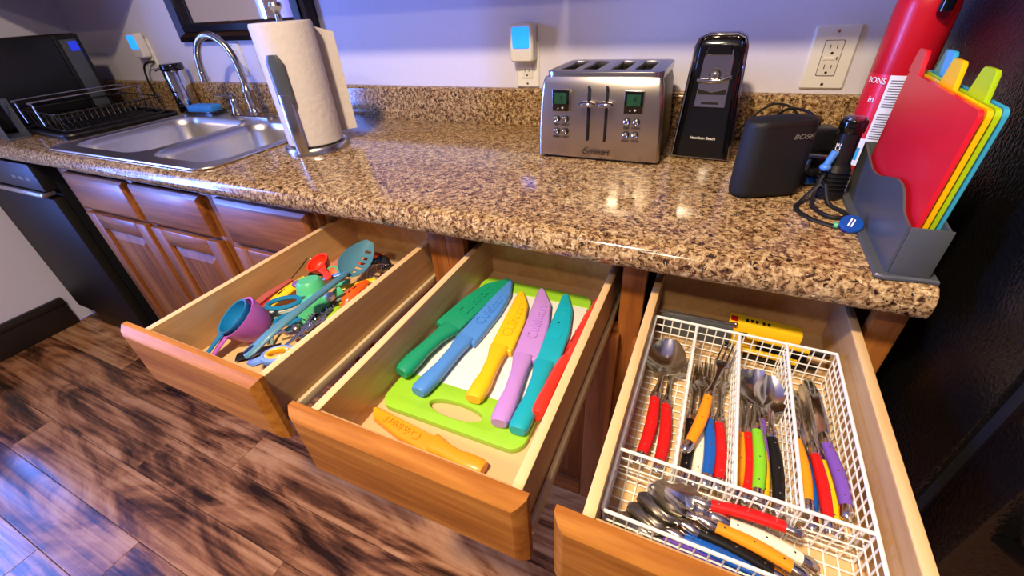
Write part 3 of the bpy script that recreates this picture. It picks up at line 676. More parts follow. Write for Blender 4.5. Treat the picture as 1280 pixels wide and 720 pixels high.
# ------------------------------------------------------------ fire extinguisher
fe = thing('fire_extinguisher', 'red fire extinguisher standing in the counter corner beside the refrigerator', 'fire extinguisher', (.316, .455, ZT+.0003))
er = .0425
B().lathe([(er*.9, 0), (er, .006), (er, .262), (er*.97, .276), (er*.82, .295), (er*.5, .312), (.013, .318), (.013, .33)], 40).out('cylinder', 'c_extred', fe, smooth=50)
B().lathe([(.015, .326), (.017, .33), (.017, .362), (.012, .366), (0, .367)], 18).out('valve', 'steel', fe)
boxo('lever', 'black_satin', fe, (-.012, .012, -.095, .02, .372, .384), .003); boxo('carry_handle', 'black_satin', fe, (-.011, .011, -.085, .02, .35, .358), .003)
B().tube(bez([(-.004, -.02, .345), (.006, -.044, .335), (.010, -.052, .30), (.010, -.0495, .26)], 6), [.008]*12+[.0095]*7, 10).out('hose_nozzle', 'black_gloss', fe)
def wrap(a0, a1, z0, z1, rr, n=12): return [[(rr*math.cos(R(a0+(a1-a0)*i/n)), rr*math.sin(R(a0+(a1-a0)*i/n)), z) for z in (z0, z1)] for i in range(n+1)]
lb = B().loft(wrap(-118, -50, .045, .168, er+.0004), close=False, caps=False).out('label_panel', 'print_white', fe)
B().loft(wrap(-200, -119, .03, .168, er+.0003), close=False, caps=False).out('label_panel', 'c_bred', fe)
B().loft(wrap(-132, -86, .012, .062, er+.0008), close=False, caps=False).out('tag_sticker', 'print_white', fe)
B().loft(wrap(-129, -120, .022, .045, er+.0012), close=False, caps=False).out('tag_mark', 'c_bblue', fe)
for i in range(26):
    z = .160-i*.0042
    if i in (11, 12): continue
    B().loft(wrap(-113, -113+random.uniform(34, 50), z-.0008, z+.0008, er+.0008, 6), close=False, caps=False).out('print_line', 'print_grey', lb)
for j, (s_, a_, z_, sz) in enumerate((('IONS', -140, .158, .013), ('in', -138, .128, .015))):
    a = R(a_); rr = er+.0014
    text('lettering', s_, sz, 'print_white', fe, frame_m((rr*math.cos(a), rr*math.sin(a), z_), (-math.sin(a), math.cos(a), 0), (0,0,1)))

# ------------------------------------------------------------ flashlight, chargers and cords
fh = thing('flashlight', 'black tactical flashlight standing on its head beside the extinguisher', 'flashlight', (.2385, .276, ZT+.0003), R(-35))
hd = B().lathe([(.0220, 0), (.0230, .003), (.0230, .012)], 24)
for i in range(5): hd.lathe([(.0230, .012+i*.007), (.0208, .0135+i*.007), (.0208, .017+i*.007), (.0230, .0185+i*.007)], 24)
hd.out('head', 'black_satin', fh)
B().lathe([(.021, .047), (.0175, .056), (.0160, .060), (.0160, .108)], 24).out('barrel', 'black_satin', fh)
B().lathe([(.0172, .108), (.0185, .110), (.0185, .124), (.0165, .128)], 20).out('tail_ring', 'black_gloss', fh)
B().lathe([(.0145, .128), (.0145, .1305), (.0, .132)], 20).out('tail_switch', 'nickel', fh)
for s in (-1, 1): B().tube([(s*.0165, -.004, .062), (s*.0165, -.004, .104)], .0012, 6).out('clip', 'black_gloss', fh)
text('lettering', 'ACE', .010, 'print_white', fh, frame_m((-.002, -.0166, .083), (0,0,1), (-1,0,0)))
ad = thing('power_adapter', 'black square power adapter lying behind the speaker', 'adapter', (.222, .425, ZT+.0003), R(20))
boxo('housing', 'black_satin', ad, (-.03, .03, -.022, .022, 0, .078), .006); boxo('plug_face', 'black_gloss', ad, (-.018, .018, -.0235, -.0222, .012, .042), .001)
ad = thing('power_adapter', 'black slanted charger block leaning against the backsplash corner', 'adapter', (.205, .545, ZT+.0003), R(-15))
boxo('housing', 'black_satin', ad, (-.035, .035, -.02, .02, 0, .07), .006); boxo('blade', 'steel', ad, (-.008, -.006, -.030, -.0203, .03, .042)); boxo('blade', 'steel', ad, (.006, .008, -.030, -.0203, .03, .042))
ad = thing('charger_clip', 'black device charger with blue tab beside the flashlight', 'charger', (.213, .335, ZT+.0003), R(25))
boxo('body', 'black_gloss', ad, (-.018, .022, -.02, .025, 0, .052), .006); boxo('ledge', 'black_satin', ad, (-.021, .0, -.034, -.0205, .024, .036), .003); boxo('blue_tab', 'c_tagblue', ad, (-.016, .004, -.0225, -.0206, .006, .020), .0005)
tag(B().tube(bez([(.07, .55, ZT+.008), (.13, .58, ZT+.075), (.17, .575, ZT+.085), (.205, .545, ZT+.066)], 8), .0025, 7).out('charging_lead', 'black_rubber'), 'thin black cord looping up to the slanted charger block', 'cord')
tag(B().tube(bez([(.09, .585, ZT+.003), (.13, .55, ZT+.03), (.165, .52, ZT+.085), (.20, .47, ZT+.095), (.222, .44, ZT+.080)], 8), .0028, 7).out('charging_lead', 'black_rubber'), 'black cord running from the backsplash to the square adapter', 'cord')
ln = thing('wrist_strap', 'black flashlight wrist strap with round blue tag lying on the counter', 'strap', (.22, .22, ZT))
sh = Matrix.Translation((-.22, -.22, -ZT))
bb = B(); bb.M = sh; bb.tube(bez([(.222, .262, ZT+.045), (.214, .245, ZT+.02), (.212, .215, ZT+.004), (.232, .178, ZT+.0035), (.255, .185, ZT+.0035), (.252, .205, ZT+.0035), (.236, .230, ZT+.0045), (.226, .248, ZT+.03)], 6), .0034, 8); bb.out('cord_loop', 'black_rubber', ln)
bb = B(); bb.M = sh; bb.tube(bez([(.218, .250, ZT+.03), (.198, .232, ZT+.006), (.188, .205, ZT+.0025), (.200, .172, ZT+.0025), (.228, .150, ZT+.0025), (.240, .147, ZT+.003)], 6), .0042, 8, flat=.45); bb.out('strap', 'black_rubber', ln)
bb = B(); bb.M = sh; bb.tube([(.233, .148, ZT+.004), (.238, .147, ZT+.004)], .0045, 10); bb.out('tip', 'c_cupgreen', ln)
bb = B(); bb.M = sh @ Matrix.Translation((.252, .143, ZT+.0085)) @ Matrix.Rotation(R(32), 4, 'X'); bb.lathe([(.0145, 0), (.015, .002), (.015, .005), (.0135, .0065), (0, .0068)], 24); tg = bb.out('round_tag', 'c_tagblue', ln)
for k in range(2):
    bb = B(); bb.M = sh @ Matrix.Translation((.252, .143, ZT+.0085)) @ Matrix.Rotation(R(32), 4, 'X') @ Matrix.Rotation(R(-20), 4, 'Z'); bb.box(-.004+k*.004, -.002+k*.004, -.007, .007, .0066, .0071); bb.out('print_mark', 'print_white', tg)
bb = B(); bb.M = sh; bb.tube([(.219, .256, ZT+.060), (.226, .262, ZT+.080)], [.0055, .006], 10); bb.ell((.218, .2545, ZT+.056), .0085, .0085, .006); bb.out('blue_clasp', 'c_tagblue2', ln) if 'c_tagblue2' in MATS else bb.out('blue_clasp', 'c_kblue', ln)

# ------------------------------------------------------------ knife drawer
ZB = .7222   # drawer floor
bd = thing('chopping_board', 'white chopping board with green grip ends lying in the knife drawer', 'cutting board', (-.228, -.092, ZB), R(.7))
bx, by0, by1 = .118, -.186, .186
hole = [(.045*math.cos(2*math.pi*k/24), -.155+.0145*math.sin(2*math.pi*k/24)) for k in range(24)][::-1]
B().box(-bx+.002, bx-.002, -.116, .150, 0, .0092).out('white_panel', 'c_bwhite', bd, bevel=.001)
ol = [(-bx, -.115), (bx, -.115)]+[p for p in rrect(-bx, bx, by0, by1, .022, 5) if p[1] < -.115][::-1]
ol = [(bx, -.115), (-bx, -.115)]+[p for p in rrect(-bx, bx, by0, by1, .022, 5) if p[1] < -.12]
B().prism(ol, 0, .0105, holes=[hole]).out('green_grip', 'c_bgreen', bd, bevel=.0015)
B().prism([p for p in rrect(-bx, bx, by0, by1, .022, 5) if p[1] > .15]+[(-bx, .150), (bx, .150)], 0, .0105, .001).out('green_end', 'c_bgreen', bd)

def knife(label, cname, end, tip, L, W, kind, z, lean=0, lettering=None, zt=None):
    """handle end -> tip; blade guard plus handle, belly on local +x when belly=1"""
    e = Vector((end[0], end[1], z)); t_ = Vector((tip[0], tip[1], z if zt is None else zt)); d = (t_-e).normalized()
    o = thing('kitchen_knife', label, 'knife', e); side = d.cross(Vector((0,0,1))).normalized(); upv = side.cross(d)
    if lean: side, upv = side*math.cos(lean)+upv*math.sin(lean), upv*math.cos(lean)-side*math.sin(lean)
    Mx = Matrix((side, d, upv)).transposed().to_4x4(); o.rotation_euler = Mx.to_euler()
    c = 'c_k'+cname; hl = L*.40; s = kind   # kind: +1 edge on local +x, -1 on -x
    # guard outline: spine side -s, edge side +s
    if lettering == 'paring': pts = [(-s*.010, hl-.004), (s*.014, hl-.004), (s*.0165, hl+.01), (s*.0155, hl+(L-hl)*.45), (s*.008, L*.93), (-s*.006, L), (-s*.010, L*.97)]
    else:
        w2 = W
        pts = [(-s*.016, hl-.004), (s*(w2-.017), hl-.004), (s*(w2-.016), hl+.015), (s*(w2-.0175), hl+(L-hl)*.45), (s*(w2-.026), hl+(L-hl)*.75), (s*(-.004), L*.985), (-s*.012, L), (-s*.0165, L*.97)]
    if s < 0: pts = pts[::-1]
    g = B().prism(pts, .001, .013, .0025).out('blade_guard', c, o, bevel=.0008)
    cx = .0 if lettering == 'paring' else s*.001
    prof = [(0, .0115, .0085), (.006, .0142, .0105), (.03, .0148, .011), (hl*.45, .0125, .0095), (hl*.75, .0128, .0092), (hl*.93, .016, .0088), (hl+.004, .0165, .0075)]
    if lettering == 'paring': prof = [(y, w_*.85, h_*.9) for y, w_, h_ in prof]
    rings = [[(cx+s*.003*math.sin(y/hl*3.1)+w_*math.copysign(abs(math.cos(a))**.8, math.cos(a)), y, .0105+h_*math.copysign(abs(math.sin(a))**.8, math.sin(a))) for a in [2*math.pi*k/20 for k in range(20)]] for y, w_, h_ in prof]
    B().loft(rings).out('handle', c, o, smooth=60)
    if lettering:
        sz = .0185 if lettering == 'paring' else .0265
        ly = hl+(L-hl)*.46
        text('lettering', 'Cuisinart', sz, c, g, frame_m((.0025*s if lettering == 'paring' else s*(W/2-.0175), ly, .0132), (0, 1, 0) if lettering != 'flip' else (0, -1, 0), (-1, 0, 0) if lettering != 'flip' else (1, 0, 0)), .0016)
    return o
ZK = ZB+.0107
knife('green chef knife in sheath nearest the left drawer side on the chopping board', 'green', (-.338, -.226), (-.302, .085), .313, .046, -1, ZK+.004, -.25, 'yes')
knife('blue slicing knife in sheath lying beside the green knife', 'blue', (-.292, -.247), (-.276, .084), .331, .040, 1, ZK, 0, 'yes')
knife('yellow utility knife in sheath on the chopping board beside the purple knife', 'yellow', (-.206, -.228), (-.238, .054), .284, .041, 1, ZK, 0, 'yes')
knife('purple chef knife in sheath in the middle of the chopping board', 'purple', (-.152, -.252), (-.204, .078), .335, .044, 1, ZK, 0, 'yes')
tk = knife('teal chef knife in plain notched sheath beside the red knife', 'teal', (-.1235, -.254), (-.152, .075), .331, .040, 1, ZK, .0)
for y in (.20, .275): B().tube(bez([(-.004, y-.008, .0133), (.008, y-.006, .0133), (.0095, y, .0133), (.008, y+.006, .0133), (-.004, y+.008, .0133)], 4), .0008, 6).out('sheath_notch', 'c_kteal', tk)
B().lathe([(.0022, 0), (.0022, .0004), (.0, .0005)], 10, (-.002, .238, .0131)).out('rivet_hole', 'slot_dark', tk)
knife('red knife in sheath leaning on edge against the drawer side', 'red', (-.0985, -.222), (-.0955, .060), .29, .034, -1, ZK+.007, .95, 'yes')
knife('small orange paring knife in sheath lying in front of the chopping board', 'orange', (-.142, -.316), (-.338, -.297), .204, .03, -1, ZB+.0005, 0, 'paring')

# ------------------------------------------------------------ cutlery drawer: wire tray
tx0, tx1, ty0, ty1, tz0, tz1 = .014, .262, -.336, .008, ZB+.0018, ZB+.064
ty = thing('cutlery_tray', 'white coated wire cutlery tray with five compartments in the open drawer', 'tray', ((tx0+tx1)/2, (ty0+ty1)/2, ZB))
mat('white_wire', (238,238,234), .4, var=.02)
tm = Matrix.Translation((-(tx0+tx1)/2, -(ty0+ty1)/2, -ZB))
def wires(name, parent, segs, r=.00105, n=5, mats='white_wire'):
    bb = B(); bb.M = tm
    for sg_ in segs: bb.tube(sg_, r, n)
    return bb.out(name, mats, parent)
sp2 = .0128
nx = int((tx1-tx0)/sp2); ny = int((ty1-ty0)/sp2)
flr = wires('floor_grid', ty, [[(tx0+(tx1-tx0)*i/nx, ty0, tz0), (tx0+(tx1-tx0)*i/nx, ty1, tz0)] for i in range(nx+1)]+[[(tx0, ty0+(ty1-ty0)*i/ny, tz0+.0018), (tx1, ty0+(ty1-ty0)*i/ny, tz0+.0018)] for i in range(ny+1)])
def wgrid(name, parent, p0, p1, top=tz1):
    p0 = Vector(p0); p1 = Vector(p1); L_ = (p1-p0).length; n = max(2, int(L_/sp2)); out = []
    for i in range(n+1):
        q = p0+(p1-p0)*i/n; out.append([(q.x, q.y, tz0), (q.x, q.y, top)])
    for k in range(1, 4):
        z = tz0+(top-tz0)*k/4; out.append([(p0.x, p0.y, z), (p1.x, p1.y, z)])
    g = wires(name, parent, out, .0010)
    wires('top_wire', g, [[(p0.x, p0.y, top), (p1.x, p1.y, top)]], .0021, 8)
    return g
for a, b2 in (((tx0, ty0), (tx1, ty0)), ((tx0, ty1), (tx1, ty1)), ((tx0, ty0), (tx0, ty1)), ((tx1, ty0), (tx1, ty1))): wgrid('side_grid', ty, (*a, 0), (*b2, 0))
YX = -.258
for x in (.0765, .1375, .200): wgrid('divider_grid', ty, (x, YX, 0), (x, ty1, 0))
wgrid('divider_grid', ty, (tx0, YX, 0), (tx1, YX, 0))

def grid_shell(bb, fn, nu=12, nv=8, th=.0012):
    P = [[Vector(fn(u/nu, v/nv)) for v in range(nv+1)] for u in range(nu+1)]
    top = [p for r_ in P for p in r_]; bot = [p-Vector((0,0,th)) for p in top]; k = nv+1; n = len(top); fs = []
    for u in range(nu):
        for v in range(nv):
            a = u*k+v; fs.append((a, a+1, a+k+1, a+k)); fs.append((n+a, n+a+k, n+a+k+1, n+a+1))
    rim = [i for i in range(k)]+[u*k+nv for u in range(1, nu+1)]+[nu*k+v for v in range(nv-1, -1, -1)]+[u*k for u in range(nu-1, 0, -1)]
    for i in range(len(rim)):
        a, b_ = rim[i], rim[(i+1) % len(rim)]; fs.append((a, n+a, n+b_, b_))
    return bb.add(top+bot, fs)
def bowl_fn(y0, ln, wd, dp, z):
    def f(u, v):
        t = u; y = y0+ln*t; w_ = wd*math.sin(math.pi*(.06+.90*t**.85))**.62; k = (v-.5)*2
        return (w_*k, y, z-dp*math.sin(math.pi*min(1, .1+.85*t))*(1-k*k)+.004*t*t)
    return f
def cutlery(kind, cname, end, head, z0, z1, roll=0, label='', group=None, scale=1.0):
    """handle end at `end`, head tip at `head`"""
    e = Vector((*end, z0)); h = Vector((*head, z1)); d = (h-e); L_ = d.length; d.normalize()
    side = d.cross(Vector((0,0,1))).normalized(); upv = side.cross(d); side, upv = side*math.cos(roll)+upv*math.sin(roll), upv*math.cos(roll)-side*math.sin(roll)
    o = thing({'fork': 'dinner_fork', 'spoon': 'soup_spoon', 'knife': 'table_knife', 'teaspoon': 'teaspoon', 'server_spoon': 'serving_spoon', 'server_fork': 'salad_server'}[kind], label, {'fork': 'fork', 'knife': 'knife'}.get(kind, 'spoon'), e, 0, group)
    o.rotation_euler = Matrix((side, d, upv)).transposed().to_euler()
    s = scale; H = .098*s if kind != 'teaspoon' else .088
    def hr(y, w_, t_, cx=0, cz=0, n=12): return [(cx+w_*math.cos(2*math.pi*k/n), y, cz+t_*math.sin(2*math.pi*k/n)) for k in range(n)]
    bow = lambda y: .0035*s*math.sin(math.pi*min(1, y/H)*1.0)
    c0 = .016*s
    B().loft([hr(0, .004*s, .0035*s), hr(.003, .0068*s, .0055*s), hr(.010, .0070*s, .0055*s, bow(.01)), hr(c0, .0062*s, .0052*s, bow(c0))]).out('end_cap', 'cutlery_steel', o)
    hs = []
    for i in range(8):
        y = c0+(H-c0)*i/7; q = i/7; hs.append(hr(y, (.0064+.0010*math.sin(math.pi*q*1.1))*s, (.0052+.0006*math.sin(math.pi*q))*s, bow(y)))
    hd_ = B().loft(hs).out('handle', 'c_'+cname, o)
    for q in (.12, .5, .9):
        y = c0+(H-c0)*q; B().lathe([(.0011, 0), (.0011, .0007), (0, .0009)], 8, (bow(y), y, .0052*s)).out('rivet', 'cutlery_steel', hd_)
    B().loft([hr(H, .0062*s, .0052*s), hr(H+.004, .0072*s, .0058*s), hr(H+.010, .0066*s, .0055*s), hr(H+.018, .0048*s, .0036*s)]).out('bolster', 'cutlery_steel', o)
    y0 = H+.017; R_ = L_-y0
    if kind in ('spoon', 'teaspoon', 'server_spoon'):
        bl = {'spoon': .062, 'teaspoon': .048, 'server_spoon': .075}[kind]; bw = {'spoon': .021, 'teaspoon': .0165, 'server_spoon': .030}[kind]
        B().loft([hr(y0, .0045*s, .003), hr(y0+(R_-bl)*.5, .0032, .0018, 0, -.001), hr(L_-bl+.004, .004, .0015, 0, .0005)]).out('neck', 'cutlery_steel', o)
        bb = B(); grid_shell(bb, bowl_fn(L_-bl, bl, bw, .009 if kind != 'server_spoon' else .013, .0015)); bb.out('bowl', 'cutlery_steel', o, smooth=70)
    elif kind in ('fork', 'server_fork'):
        tl_ = .045; big = kind == 'server_fork'; w_ = .0115 if not big else .026
        B().loft([hr(y0, .0045, .003), hr(y0+(R_-tl_)*.4, .0032, .0018), hr(L_-tl_-.014, .0048, .0014), hr(L_-tl_, w_, .0013, 0, -.003), hr(L_-tl_+.006, w_, .0012, 0, -.0035)]).out('neck', 'cutlery_steel', o)
        nt_ = 4 if not big else 3
        for k in range(nt_):
            x = (-w_+.0017)+(2*w_-.0034)*k/(nt_-1)
            B().tube([(x, L_-tl_+.004, -.0035), (x, L_-tl_*.5, -.004), (x, L_-.006, -.0005), (x*1.02, L_, .0012)], [.0017*(2 if big else 1), .0016*(2 if big else 1), .0012, .0005], 6).out('tine', 'cutlery_steel', o)
    else:
        pts = [(-.006, y0), (.006, y0), (.0095, y0+.012), (.0095, L_-.03), (.004, L_-.004), (-.004, L_), (-.0075, L_-.01)]
        bb = B(); bb.prism(pts, -.0009, .0009); bb.out('blade', 'cutlery_steel', o, bevel=.0003)
    return o
Z0 = ZB+.0115
SP = [('server_spoon', 'red', (.036, -.236), (.043, -.004), Z0, Z0+.018, .1, 'red handled serving spoon in the first tray compartment beside the forks'),
      ('server_fork', 'red', (.060, -.238), (.052, -.012), Z0, Z0+.004, -.1, 'red handled salad server lying under the serving spoon bowl'),
      ('fork', 'black', (.089, -.240), (.090, -.030), Z0, Z0+.004, 0, 'black handled dinner fork lowest in the fork compartment'),
      ('fork', 'white', (.103, -.240), (.099, -.022), Z0, Z0+.006, 0, 'white handled dinner fork between the black and blue forks'),
      ('fork', 'blue', (.1145, -.238), (.1085, -.020), Z0+.006, Z0+.016, 0, 'blue handled dinner fork between the white and red forks'),
      ('fork', 'red', (.128, -.236), (.122, -.018), Z0+.002, Z0+.014, 0, 'red handled dinner fork beside the blue fork'),
      ('fork', 'orange', (.086, -.208), (.130, .002), Z0+.019, Z0+.034, 0, 'orange handled dinner fork lying on top across the other forks'),
      ('spoon', 'orange', (.1465, -.240), (.158, -.022), Z0+.002, Z0+.008, .2, 'orange handled soup spoon beside the fork compartment divider'),
      ('spoon', 'red', (.158, -.240), (.163, -.028), Z0+.002, Z0+.016, .3, 'red handled soup spoon beside the lime green spoon'),
      ('spoon', 'lime', (.168, -.238), (.168, -.036), Z0+.010, Z0+.024, .2, 'lime green handled soup spoon on top of the spoon pile'),
      ('spoon', 'yellow', (.1765, -.240), (.170, -.040), Z0, Z0+.010, 0, 'yellow handled soup spoon low beside the lime green spoon'),
      ('spoon', 'purple', (.179, -.205), (.174, -.030), Z0, Z0+.004, 0, 'purple handled soup spoon mostly hidden under the black spoon'),
      ('spoon', 'black', (.190, -.244), (.180, -.048), Z0+.006, Z0+.030, -.1, 'black handled soup spoon beside the knife compartment divider'),
      ('knife', 'orange', (.219, -.232), (.209, -.030), Z0+.010, Z0+.014, .9, 'orange handled table knife beside the spoon compartment divider'),
      ('knife', 'blue', (.2245, -.244), (.221, -.030), Z0, Z0+.002, .6, 'blue handled table knife low between the orange and red knives'),
      ('knife', 'red', (.237, -.248), (.226, -.030), Z0+.010, Z0+.018, 1.2, 'red handled table knife in the middle of the knife compartment'),
      ('knife', 'yellow', (.2475, -.244), (.237, -.026), Z0, Z0+.002, .4, 'yellow handled table knife partly under the purple knife'),
      ('knife', 'purple', (.2545, -.226), (.237, -.010), Z0+.016, Z0+.012, .2, 'purple handled table knife along the right side of the tray'),
      ('teaspoon', 'purple', (.166, -.327), (.026, -.313), Z0, Z0+.002, 0, 'purple handled teaspoon along the front edge of the tray'),
      ('teaspoon', 'blue', (.186, -.320), (.036, -.300), Z0+.006, Z0+.008, 0, 'blue handled teaspoon between the purple and black teaspoons'),
      ('teaspoon', 'black', (.199, -.310), (.044, -.288), Z0+.004, Z0+.016, 0, 'black handled teaspoon between the blue and orange teaspoons'),
      ('teaspoon', 'orange', (.214, -.302), (.054, -.278), Z0+.011, Z0+.024, 0, 'orange handled teaspoon between the black and white teaspoons'),
      ('teaspoon', 'white', (.226, -.284), (.070, -.276), Z0+.002, Z0+.030, .2, 'white handled teaspoon between the orange and red teaspoons'),
      ('teaspoon', 'red', (.208, -.266), (.060, -.270), Z0+.024, Z0+.020, 0, 'red handled teaspoon along the inner divider of the front compartment')]
for a_ in SP:
    cutlery(*a_[:7], label=a_[7], group={'fork': 'forks in the tray', 'spoon': 'soup spoons in the tray', 'knife': 'table knives in the tray', 'teaspoon': 'teaspoons in the front compartment'}.get(a_[0], 'red servers in the tray'), scale=1.12 if a_[0].startswith('server') else 1.0)
# behind the tray
sk_ = thing('metal_skewer', 'thin metal skewer lying behind the wire tray', 'skewer', (.02, .045, ZB))
B().tube([(-.005, .006, .045), (.10, .010, .045), (.112, .011, .045)], .0022, 8).out('shaft', 'steel', sk_); B().ell((.115, .011, .045), .004, .004, .004).out('knob', 'nickel', sk_)
B().box(.0, .112, .004, .018, 0.0, .0425).out('card_sleeve', 'grey_plastic', sk_, bevel=.002)
pk = thing('yellow_carton', 'yellow printed carton standing behind the wire tray', 'box', (.177, .066, ZB), R(-3))
boxo('carton', 'c_yellow', pk, (-.052, .052, -.012, .012, 0, .0498), .001); boxo('red_badge', 'ink_red', pk, (-.050, -.040, -.0125, -.0118, .038, .048)); boxo('red_badge', 'ink_red', pk, (-.050, -.040, -.010, .004, .0498, .0503))
[boxo('print_mark', 'ink', pk, (x, x+.004, -.005, .003, .0499, .0502)) for x in (-.028, -.021, -.014, -.004, .003)]
for i, (x, y, z, l) in enumerate(((.205, .040, .036, .115), (.190, .028, .018, .12))):
    pn = thing('marker_pen', ('black marker pen with yellow barrel lying behind the tray on the carton side', 'black marker pen with yellow barrel low behind the wire tray')[i], 'pen', (x, y, ZB), R(-4), 'pens behind the tray')
    B().tube([(-l*.45, 0, z), (l*.30, 0, z)], .005, 10).out('barrel', 'c_yellow', pn); B().tube([(l*.30, 0, z), (l*.52, 0, z)], .0056, 10).out('cap', 'ink', pn); B().tube([(-l*.45, 0, z), (-l*.56, 0, z)], [.005, .003], 10).out('tip', 'ink', pn)
    if i == 0: B().box(-l*.3, l*.3, -.004, .004, 0, z-.0055).out('rest_block', 'black_satin', pn)
    else: B().box(-l*.3, l*.3, -.004, .004, 0, z-.0055).out('rest_block', 'black_satin', pn)

# ------------------------------------------------------------ utensil drawer
def aim(o, d, upv=(0,0,1)):
    """local z to d, local x roughly towards upv"""
    z = Vector(d).normalized(); x = Vector(upv); x = (x-z*x.dot(z)).normalized(); y = z.cross(x)
    o.rotation_euler = Matrix((x, y, z)).transposed().to_euler()
def cup(name, label, cname, loc, axis, hdir, r, dp, hl, bottom=True, group=None):
    t = thing(name, label, 'measuring cup', loc, 0, group); aim(t, axis, hdir)
    c = 'c_'+cname
    B().lathe([(r*.0, -dp+.0016), (r*.70, -dp+.0016), (r*.84, -dp*.75), (r*.95, -dp*.3), (r-.0016, 0), (r+.002, .0008), (r+.002, -.002), (r*.98, -dp*.3), (r*.88, -dp*.78), (r*.72, -dp), (0, -dp)], 32).out('cup', c, t, smooth=50)
    B().loft([[(x, w_, -.001), (x, w_, -.005), (x, -w_, -.005), (x, -w_, -.001)] for x, w_ in ((r*.97, .011), (r+.012, .0075), (r+hl*.5, .006), (r+hl*.85, .0085), (r+hl, .006))]).out('handle', c, t, bevel=.0012)
    return t
ax1 = Vector((-.30, -.45, .84))
hd1 = Vector((-.02, -.86, -.50))
pc = Vector((-.690, -.243, .775))
cup('measuring_cup', 'purple plastic measuring cup lying tilted in the utensil drawer', 'cupurple', pc, ax1, hd1, .0405, .048, .058, group='measuring cups in the drawer')
cup('measuring_cup', 'blue measuring cup nested inside the purple measuring cup', 'cupblue', pc+ax1.normalized()*.0045+Vector((-.004, -.002, 0)), ax1, Vector((-.10, -.86, -.50)), .034, .030, .070, group='measuring cups in the drawer')
cup('measuring_cup', 'mint green measuring cup lying upside down under the slotted spoon', 'cupgreen', (-.626, -.125, .766), (.10, -.10, -1), (.6, .8, 0), .0285, .030, .045, group='measuring cups in the drawer')
cup('measuring_cup', 'large green measuring cup on its side under the slotted spoon handle', 'cupgreen', (-.600, -.150, .752), (-.5, .75, -.25), (.55, .5, .4), .027, .036, .04, group='measuring cups in the drawer')
cup('measuring_scoop', 'small red measuring scoop near the back of the utensil drawer', 'scoopred', (-.684, -.050, .783), (-.15, -.35, .92), (.85, -.35, -.25), .024, .020, .052, group='measuring cups in the drawer')
# slotted spoon
ss = thing('slotted_spoon', 'long slate blue slotted spoon lying across the utensil drawer', 'slotted spoon', (-.584, -.305, .775))
so = Vector((-.584, -.305, .775))
hp = [(-.586,-.306,.772), (-.576,-.290,.780), (-.566,-.262,.792), (-.560,-.205,.800), (-.566,-.130,.798), (-.578,-.085,.790), (-.585,-.066,.786)]
path = [p-so for p in bez(hp, 5)]
n_ = len(path)
hw = [.0105]+[.0135]*4+[.0125-.0045*min(1, i/12) for i in range(n_-5)]
bb = B(); rings = []
for i, p in enumerate(path):
    t_ = (path[min(i+1, n_-1)]-path[max(0, i-1)]).normalized(); sd_ = t_.cross(Vector((0,0,1))).normalized(); u_ = sd_.cross(t_)
    rings.append([tuple(p+sd_*hw[i]*math.cos(2*math.pi*k/12)+u_*.0048*math.sin(2*math.pi*k/12)) for k in range(12)])
bb.loft(rings); hnd = bb.out('handle', 'c_slate', ss, smooth=50)
p0 = path[2]; dd = (path[6]-path[2]).normalized(); sdv = dd.cross(Vector((0,0,1))).normalized()
bb = B(); ring = [p0+dd*(.011*math.cos(a))+sdv*(.0042*math.sin(a))+Vector((0,0,.0046)) for a in [2*math.pi*k/16 for k in range(16)]]
bb.add([tuple(q) for q in ring], [tuple(range(16))]); bb.out('hanging_hole', 'slot_dark', hnd, solid=.0008)
# bowl with slots: grid with holes, tilted up towards the back
bp = Vector((-.586, -.070, .786))-so; bd_ = (Vector((-.602, .034, .806))-so-bp); BL = bd_.length; bd_.normalize()
bs = bd_.cross(Vector((0,0,1))).normalized(); bs = (bs+Vector((0,0,-.42))).normalized(); bu = bs.cross(bd_)
NU, NV = 30, 20
def bpt(u, v, off=0):
    t_ = u/NU; k = (v/NV-.5)*2; wd = .031*math.sin(math.pi*(.05+.92*t_**.8))**.6
    return tuple(bp+bd_*(BL*t_)+bs*(wd*k)+bu*(-.013*math.sin(math.pi*min(1, .08+.9*t_))*(1-k*k)+off))
vs = []; fs = []
for u in range(NU+1):
    for v in range(NV+1): vs.append(bpt(u, v))
for u in range(NU):
    for v in range(NV):
        if u in (5, 9, 10, 13, 14, 17, 18, 22, 23) and 11 <= v <= 15+(u > 19) and u != 5: continue
        if u in (5, 6) and 12 <= v <= 14: continue
        a = u*(NV+1)+v; fs.append((a, a+1, a+NV+2, a+NV+1))
bb = B(); bb.add(vs, fs); bb.out('bowl', 'c_slate', ss, solid=.0018, smooth=60)
# scissors with teal handle
def ring_path(c, a, b_, rot, n=22):
    return [(c[0]+a*math.cos(t)*math.cos(rot)-b_*math.sin(t)*math.sin(rot), c[1]+a*math.cos(t)*math.sin(rot)+b_*math.sin(t)*math.cos(rot), c[2]) for t in [2*math.pi*k/n for k in range(n)]]
sc = thing('scissors', 'kitchen scissors with teal loop handles beside the green cup', 'scissors', (-.645, -.175, .765))
B().tube(ring_path((0, -.002, .008), .030, .017, R(38)), .0052, 8, True, flat=.8).out('handle_loop', 'c_sciteal', sc)
B().tube(bez([(.022, .018, .008), (.034, .032, .005), (.046, .055, .002)], 5), [.008]*6+[.0065]*5, 8, flat=.6).out('handle_arm', 'c_sciteal', sc)
B().tube(ring_path((.030, -.020, -.008), .026, .015, R(55)), .005, 8, True, flat=.8).out('handle_loop', 'c_sciteal', sc)
B().lathe([(.005, 0), (.005, .002), (0, .003)], 14, (.030, .022, .011)).out('pivot_screw', 'nickel', sc)
